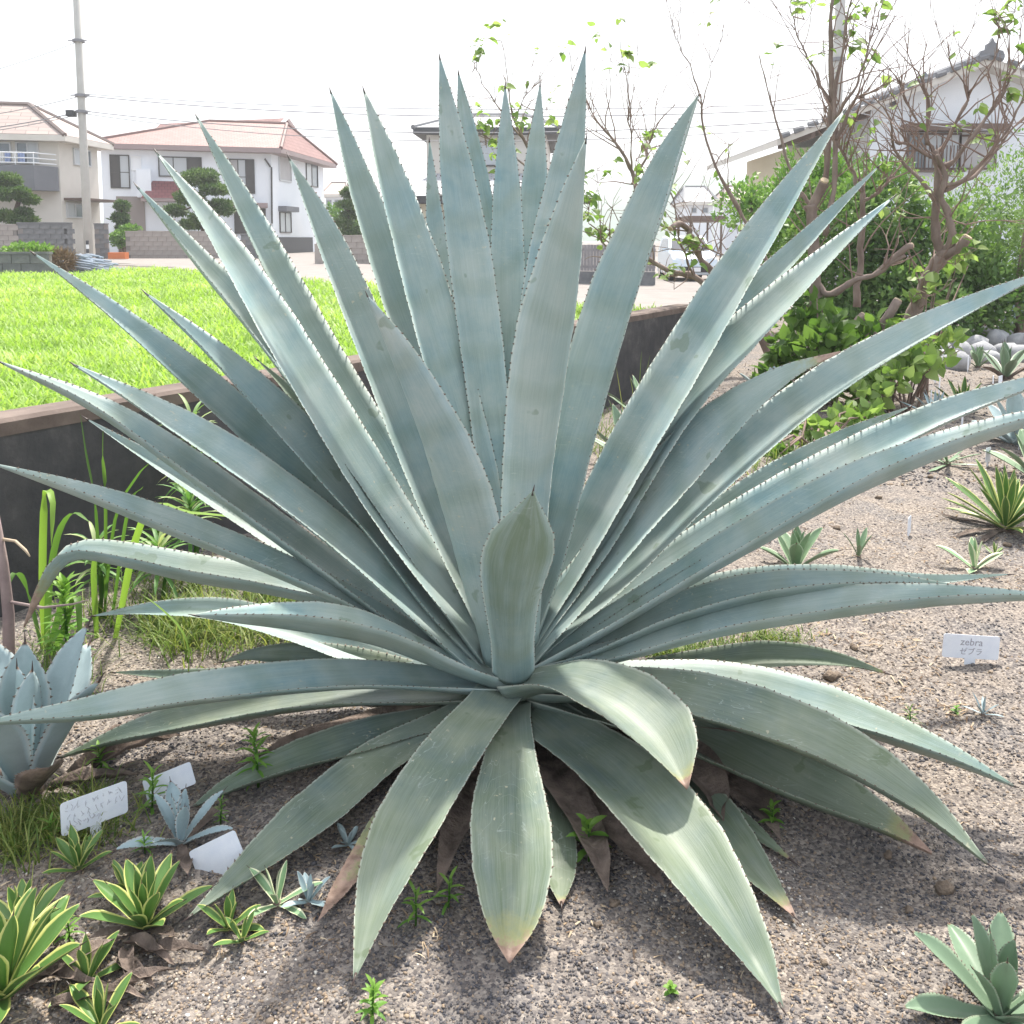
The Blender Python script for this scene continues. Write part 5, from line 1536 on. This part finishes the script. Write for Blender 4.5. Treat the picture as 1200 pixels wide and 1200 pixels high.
# ================================================================== weeds
def strip(pts, wid, nrm_up=(0, 0, 1)):
    pts = np.array(pts); d = unit(np.gradient(pts, axis=0)); w = unit(np.cross(d, np.array(nrm_up)))
    t = np.linspace(0, 1, len(pts)); hw = wid/2*np.interp(t, [0,.15,.6,.9,1], [.6,.9,1,.5,.03])
    fold = np.cross(w, d)*(hw*.35)[:, None]
    V = np.concatenate([pts-w*hw[:, None]+fold, pts, pts+w*hw[:, None]+fold]); n = len(pts)
    Fa = [(i, i+1, n+i+1, n+i) for i in range(n-1)]+[(n+i, n+i+1, 2*n+i+1, 2*n+i) for i in range(n-1)]
    return V, np.array(Fa)
def blade_obj(name, pts, wid, m, par, tint):
    V, Fa = strip(pts, wid); return np_mesh(name, V, Fa, M[m], par, True, {'tint': np.full(len(V), tint)})

def sprout(lab, px, py, hgt, whorl, leafl, seed, m='weed', wid=.16, name='weed_sprout', cat='weed', leafstart=.2, base=None, group=None):
    """upright stem ringed with narrow leaves"""
    rs = np.random.default_rng(seed)
    b = TZ(px, py) if base is None else np.array(base)
    e_ = empty(name, b, lab, cat, group)
    top = b+np.array([rs.uniform(-.1,.1)*hgt, rs.uniform(-.1,.1)*hgt, hgt])
    so = MB().tube([b-[0,0,.01], (b+top)/2+[.01*hgt,0,0], top], [hgt*.018+.001, hgt*.014+.001, .001], 6).build('stem', M['weed'], e_, True)
    for i in range(whorl):
        f = leafstart+(1-leafstart)*i/whorl; az = i*2.4+seed
        p = b+(top-b)*f; el = .1+1.0*f**2+rs.uniform(-.2,.2); l = leafl*(1.15-.45*f)*rs.uniform(.8,1.15)
        r = np.array([math.cos(az), math.sin(az), 0]); pts = []
        for k in range(6):
            ee = el-.9*(k/5)*rs.uniform(.7,1.0); pts.append(p.copy()); p = p+(r*math.cos(ee)+np.array([0,0,math.sin(ee)]))*l/5
        blade_obj('leaf', pts, leafl*wid, m, e_, float(np.clip(.35+.5*f+rs.uniform(-.2,.2), 0, 1)))
    return e_
sprout('bright lily-like weed sprout in front of the left-hand leaves', 303, 922, .15, 34, .055, 2)
sprout('leafy weed shoot against the dark wall below the pale leaf', 182, 668, .20, 34, .085, 4)
sprout('bushy green weed beside the powder-blue agave', 80, 790, .30, 60, .09, 6)
sprout('leafy weed half behind the leaning blank label', 178, 950, .10, 22, .05, 9, leafstart=.05)
sprout('small feathery weed beside the grey-blue agave', 258, 968, .07, 22, .022, 10)
sprout('bright green seedling tuft on the open gravel near the zebra label', 1067, 852, .055, 26, .04, 12, wid=.07, leafstart=.0)
sprout('light green weed at the bottom edge of the gravel', 436, 1198, .065, 22, .036, 15, wid=.2)
sprout('pale weed seedling between the front leaves of the giant agave', 487, 1085, .08, 12, .045, 16)
sprout('thin weed seedling right of the pale one by the front leaf', 525, 1064, .07, 10, .045, 17)
sprout('green weed in the shade under the front right leaves', 690, 1010, .09, 14, .06, 18, wid=.3)
sprout('small weed in the shade behind the dry leaf tip', 905, 975, .06, 14, .04, 19, wid=.25)
sprout('tiny round-leaved weed on the bare gravel in front', 786, 1166, .02, 10, .016, 20, wid=.6)
sprout('tiny green seedling on the gravel beside the seedling agave', 1120, 836, .02, 8, .018, 21, wid=.5)
sprout('small weed in the gap between the yellow-edged agaves', 82, 1104, .05, 16, .035, 22)
sprout('weed growing in the shade of the left agave clump', 120, 905, .07, 16, .05, 25)
sprout('little weed in the gravel right of the white label with handwriting', 170, 1000, .04, 14, .03, 26)
sprout('little weed under the powder-blue agave', 60, 985, .05, 14, .04, 27)
sprout('small weed at the foot of the fan of leaves on the left', 460, 780, .06, 12, .05, 28)
def wall_sprout(lab, px, py, Y, seed, n=40, l=.16):
    b = P(px, py, Y)
    rs = np.random.default_rng(seed); g = float(T(b[0], b[1]))
    base = np.array([b[0], b[1], g]); e_ = empty('striped_weed', base, lab, 'weed')
    MB().tube([base-[0,0,.02], (base+b)/2+[.02,0,0], b], [.009,.007,.005], 6).build('stem', M['weed'], e_, True)
    for i in range(n):
        f = i/n; p = base+(b-base)*(.55+.45*f); az = i*2.4+seed; el = -.1+1.3*f; r = np.array([math.cos(az), math.sin(az), 0]); pts = []
        for k in range(7): pts.append(p.copy()); ee = el-1.1*k/6; p = p+(r*math.cos(ee)+np.array([0,0,math.sin(ee)]))*l*rs.uniform(.9,1.1)/6
        blade_obj('leaf', pts, .016, 'liriope', e_, float(rs.uniform(.2, 1)))
wall_sprout('striped narrow-leaved plant reaching up to the wall top', 224, 490, 3.95, 3)
wall_sprout('striped narrow-leaved plant in the shade against the wall', 222, 585, 3.7, 5)
wall_sprout('striped narrow-leaved plant low against the wall by the pale curling leaf', 186, 640, 3.45, 7)
wall_sprout('striped narrow-leaved plant in the dark corner behind the tall grass', 112, 640, 3.35, 8, 30, .13)

def sword(lab, blades, m='sword', wid=.02, tints=None):
    pts = [[P(*q) for q in b] for b in blades]
    b0 = pts[0][0].copy(); b0[2] = float(T(b0[0], b0[1]))
    e_ = empty('tall_grass', b0, lab, 'grass plant')
    for i, p in enumerate(pts):
        p[0][2] = float(T(p[0][0], p[0][1]))-.01
        blade_obj('blade', crom(p, 14), wid, m, e_, (tints or [.6]*9)[i % len(tints or [1]*9)])
sword('tall sword-leaved grass with sunlit folded blades in front of the dark wall',
      [[(52,760,3.1),(50,680,3.05),(52,600,3.0),(55,575,3.0),(62,590,2.95),(60,640,2.9)], [(55,760,3.1),(58,690,3.05),(68,630,3.0),(85,602,2.95),(105,612,2.9)],
       [(58,770,3.1),(70,720,3.0),(78,690,2.9),(72,672,2.85)], [(50,770,3.1),(30,690,3.1),(18,672,3.05),(8,690,3.0)], [(60,770,3.05),(75,740,2.9),(90,700,2.85),(95,770,2.8)]], wid=.026, tints=[1,.5,.3,.3,.55])
sword('tall slender grass blades rising past the wall top', [[(118,700,3.35),(112,600,3.3),(100,530,3.3),(94,485,3.3)], [(122,700,3.35),(124,600,3.3),(121,540,3.3),(121,500,3.3)],
      [(120,700,3.35),(135,610,3.2),(160,560,3.1),(176,542,3.05)], [(128,700,3.3),(150,600,3.1),(168,570,3.0)]], wid=.013, tints=[.3,.6,.4,.45])
sword('single yellow-green grass blade lying across the shaded leaves', [[(130,640,3.2),(170,604,3.0),(220,602,2.9),(300,609,2.8)]], wid=.03, tints=[1])
sword('thin pale grass stem arching beside the left-hand leaves', [[(215,812,2.6),(222,780,2.6),(214,742,2.6),(190,715,2.6),(165,696,2.6)]], wid=.012, tints=[.9])
sword('upright pale blade of grass behind the pale curling leaf', [[(112,720,3.2),(110,680,3.15),(112,638,3.1)]], wid=.02, tints=[.8])
sword('grass tuft with thin blades below the retaining wall behind the fan', [[(745,520,5.3),(742,470,5.3),(738,440,5.3)], [(748,520,5.3),(755,460,5.3),(762,415,5.3)], [(742,520,5.3),(728,470,5.3),(722,430,5.3)], [(750,520,5.3),(768,470,5.3),(775,440,5.3)], [(746,520,5.3),(750,450,5.3),(752,410,5.3)]], m='grass', wid=.014, tints=[.8,.5,1])
# dry stalk at the left edge
b = P(8, 790, 2.62); b[2] = float(T(b[0], b[1]))
e_ = empty('dry_stalk', b, 'tall dry purplish stalk at the left edge beside the powder-blue agave', 'stalk')
MB().tube([b-[0,0,.02], P(10,720,2.6), P(4,660,2.6), P(-4,600,2.6)], [.017,.016,.013,.006], 8).build('stem', M['purple'], e_, True)
MB().tube([P(9,705,2.6), P(50,712,2.55), P(85,708,2.5), P(104,703,2.5)], [.005,.004,.003,.0015], 6).build('branch', M['purple'], e_, True)
MB().tube([P(4,632,2.6), P(18,634,2.58), P(30,645,2.56), P(35,652,2.55)], [.005,.004,.004,.002], 6).build('branch', M['drygrass'], e_, True)

# grass patches
def grass_patch(lab, spots, n, l, wid, tb=.0):
    ps = []
    for (px, py, sx, sy) in spots:
        for k in range(n):
            q = TZ(px+random.gauss(0, sx), py+random.gauss(0, sy)); ps.append(q)
    ps = np.array(ps); N = len(ps); ps[:, 2] = T(ps[:, 0], ps[:, 1])-.004
    th = RNG.random(N)*6.28; le = .2+1.1*RNG.random(N)
    yd = np.stack([np.cos(th)*le, np.sin(th)*le, np.ones(N)], 1); zd = np.stack([-np.cos(th), -np.sin(th), le], 1)
    s = l*(.5+.8*RNG.random(N))
    V, Fa = scatter(bl_v, bl_f, ps, yd, zd, s, wid*(.6+.8*RNG.random(N)))
    tag(np_mesh('grass', V, Fa, M['grass'], attrs={'tint': np.repeat(np.clip(RNG.random(N)*.9+tb, 0, 1), 7)}), lab, 'grass', kind='stuff')
grass_patch('rough grass in the shade beneath the left-hand leaves', [(290,745,40,14),(210,745,20,14),(420,690,30,10),(330,700,40,12)], 520, .16, .005, .1)
grass_patch('wispy grass round the white label with handwriting', [(105,965,28,16),(15,990,16,16),(70,975,25,12)], 320, .09, .0035, .2)
grass_patch('short green grass in the shade under the right-hand leaves', [(830,762,40,6),(905,752,22,5),(790,770,20,4)], 260, .06, .004)
grass_patch('weedy grass along the foot of the retaining wall', [(60,800,30,20),(150,720,40,20),(230,690,40,12)], 260, .12, .004)
grass_patch('grass and weeds behind the right-hand fan of leaves', [(880,530,40,14),(960,540,34,12),(800,545,40,16),(720,520,30,20)], 260, .16, .006)

# fallen dry leaves by the border agaves
def dry_leaf(lab, px, py, l, w, az, seed, m='agave_dead'):
    rs = np.random.default_rng(seed); b = TZ(px, py); n = 12
    pts = []; p = b.copy(); a = R(az)
    for k in range(n):
        p2 = p.copy(); p2[2] = float(T(p[0], p[1]))+.008+l*.12*math.sin(k/n*3.1)*rs.uniform(.8,1.2); pts.append(p2); a += rs.uniform(-.08,.12); p = p+np.array([math.cos(a), math.sin(a), 0])*l/n
    C = np.array(pts); d = unit(np.gradient(C, axis=0)); w0 = np.cross(d[5], [0,0,1.0])
    Wv = unit(w0[None]-np.sum(w0[None]*d, 1, keepdims=True)*d); Nv = np.cross(Wv, d)
    t = np.linspace(0, 1, n); hw = np.interp(t, [0,.4,.8,1], [.7,1,.5,.05])*w/2
    o, _ = leaf_mesh('dry_leaf', C, Wv, Nv, hw, hw*.12, np.full(n, .9), m, None, 0, 0, .4, seed)
    tag(o, lab, 'dry leaf', 'fallen dry leaves')
for i, (x, y, l, az) in enumerate(((150,1110,.14,-30),(165,1120,.15,-10),(140,1130,.13,-50),(120,1175,.14,20),(60,1185,.18,10),(100,1140,.1,60),(150,1118,.12,-70),(40,1150,.16,-15),(95,1168,.12,-40))):
    dry_leaf('curled brown dry leaf fallen among the yellow-edged agaves', x, y, l, .03, az, 200+i)
for i, (x, y, l, az) in enumerate(((85,915,.3,45),(110,905,.25,30),(60,930,.22,10))):
    dry_leaf('grey withered leaf lying beside the powder-blue agave', x, y, l, .05, az, 230+i)

# ================================================================== loose gravel, clods
def pebbles(n, sizes, seed, xr=(-170, 1370), yr=(880, 1330), mname='pebble', name='gravel', lab='', zoff=.25, low=False):
    rs = np.random.default_rng(seed)
    px = rs.uniform(*xr, n); py = rs.uniform(*yr, n)
    u = (PCY-py)/F; dy = cP+u*sP; dz = -sP+u*cP; t = -H/dz
    x = (px-PCX)/F*t; y = dy*t
    k = (sw_(x, y) > .1); x, y = x[k], y[k]; n = len(x)
    s = sizes[0]*(sizes[1]/sizes[0])**(rs.random(n)**2.0)
    ph = (1+5**.5)/2
    iv = unit(np.array([(-1,ph,0),(1,ph,0),(-1,-ph,0),(1,-ph,0),(0,-1,ph),(0,1,ph),(0,-1,-ph),(0,1,-ph),(ph,0,-1),(ph,0,1),(-ph,0,-1),(-ph,0,1)]))
    if_ = np.array([(0,11,5),(0,5,1),(0,1,7),(0,7,10),(0,10,11),(1,5,9),(5,11,4),(11,10,2),(10,7,6),(7,1,8),(3,9,4),(3,4,2),(3,2,6),(3,6,8),(3,8,9),(4,9,5),(2,4,11),(6,2,10),(8,6,7),(9,8,1)])
    if low:
        iv = np.array([(1,0,0),(0,1,0),(-1,0,0),(0,-1,0),(0,0,1),(0,0,-1)], float); if_ = np.array([(0,1,4),(1,2,4),(2,3,4),(3,0,4),(1,0,5),(2,1,5),(3,2,5),(0,3,5)])
    nv = len(iv)
    th = rs.random(n)*6.28; c, s_ = np.cos(th), np.sin(th)
    sc = np.stack([s, s*rs.uniform(.6, 1, n), s*rs.uniform(.45, .8, n)], 1)
    V = iv[None]*sc[:, None, :]*(1+.22*rs.normal(size=(n, nv, 1)))
    X = V[..., 0]*c[:, None]-V[..., 1]*s_[:, None]; Y = V[..., 0]*s_[:, None]+V[..., 1]*c[:, None]
    z = T(x, y)+sc[:, 2]*zoff
    W = np.stack([X+x[:, None], Y+y[:, None], V[..., 2]+z[:, None]], -1).reshape(-1, 3)
    Fa = (if_[None]+(np.arange(n)*nv)[:, None, None]).reshape(-1, 3)
    tint = np.clip(.42+.24*rs.normal(size=n)+.6*(vnoise(x*2.1+4, y*2.1)-.5), 0, 1)
    o = np_mesh(name, W, Fa, M[mname], None, False, {'tint': np.repeat(tint, nv)})
    return tag(o, lab, 'gravel', kind='stuff')
pebbles(68000, (.0015, .0052), 1, lab='fine mixed grey and tan gravel covering the front of the bed')
pebbles(46000, (.0024, .007), 2, low=True, yr=(560, 900), lab='grey and tan gravel spread over the middle of the bed', name='gravel')
pebbles(9000, (.006, .016), 3, low=True, yr=(415, 570), xr=(780, 1370), lab='small stones over the far bed')
pebbles(160, (.006, .011), 5, yr=(560, 1250), lab='scattered larger pebbles on the gravel', zoff=.35)
cl = [(935,520,16,9),(965,545,22,12),(1010,560,14,8),(1030,585,12,7),(905,560,14,8),(955,825,20,12),(975,795,26,12),(1000,760,14,8),(1108,1045,26,16),(1065,1068,14,8),(965,1130,12,7),(700,1085,12,7),(720,1060,16,9),(1140,705,12,6),(980,620,12,7),(1090,560,12,6),(885,640,12,7),(1040,1005,14,9),(790,690,14,8),(855,700,14,7),(920,590,16,9),(1180,640,12,7)]
for i, (x, y, w_, h_) in enumerate(cl):
    stone(x, y, w_*.72, h_*.8, 'small brown clod of dry soil on the gravel bed', 300+i, 'clod', 'soil clods on the gravel', 'soil_clod', 'clod')

# dry straw and chips littering the bed
def litter(n, xr, yr, l, seed, lab):
    rs = np.random.default_rng(seed); px = rs.uniform(*xr, n); py = rs.uniform(*yr, n)
    q = np.array([G(a, b) for a, b in zip(px, py)]); k = (sw_(q[:, 0], q[:, 1]) > .1) & (vnoise(q[:, 0]*2.6, q[:, 1]*2.6) > .42); q = q[k]; m_ = len(q)
    q[:, 2] = T(q[:, 0], q[:, 1])+.004; th = rs.random(m_)*6.28
    yd = np.stack([np.cos(th), np.sin(th), .12*rs.normal(size=m_)], 1); zd = np.stack([.3*rs.normal(size=m_), .3*rs.normal(size=m_), np.ones(m_)], 1)
    s_ = l*(.4+1.1*rs.random(m_)**2)
    V, Fa = scatter(bl_v, bl_f, q, yd, zd, s_, .002+.10*s_*rs.random(m_))
    tag(np_mesh('litter', V, Fa, M['litter'], attrs={'tint': np.repeat(rs.random(m_), 7)}), lab, 'litter', kind='stuff')
M['litter'] = mat('dry_litter', (.3,.22,.15), .9, .1); _t = NT(M['litter'])
_t.color(_t.ramp(_t.attr('tint'), [(0,(.07,.05,.04)),(.4,(.2,.14,.095)),(.75,(.36,.27,.18)),(1,(.52,.43,.31))]))
litter(5200, (780, 1300), (430, 860), .035, 21, 'dry straw and bark chips strewn over the right of the bed')
litter(1500, (-60, 560), (860, 1260), .022, 22, 'dry leaf scraps strewn over the left border')
litter(900, (420, 1250), (860, 1260), .018, 23, 'few dry scraps on the front gravel')

# ================================================================== hazy air round everything
hz = bpy.data.materials.new('haze'); hz.use_nodes = True
hn = hz.node_tree.nodes; hn.remove(hn['Principled BSDF'])
pv = hn.new('ShaderNodeVolumePrincipled'); pv.inputs['Density'].default_value = .0013
pv.inputs['Color'].default_value = (.94,.97,1,1); pv.inputs['Anisotropy'].default_value = .2
hz.node_tree.links.new(pv.outputs[0], hn['Material Output'].inputs['Volume'])
o = MB().box((-760,-80,-1.6),(760,800,48)).build('haze', hz)
tag(o, 'thin bright summer haze over the whole scene', 'haze', kind='stuff')
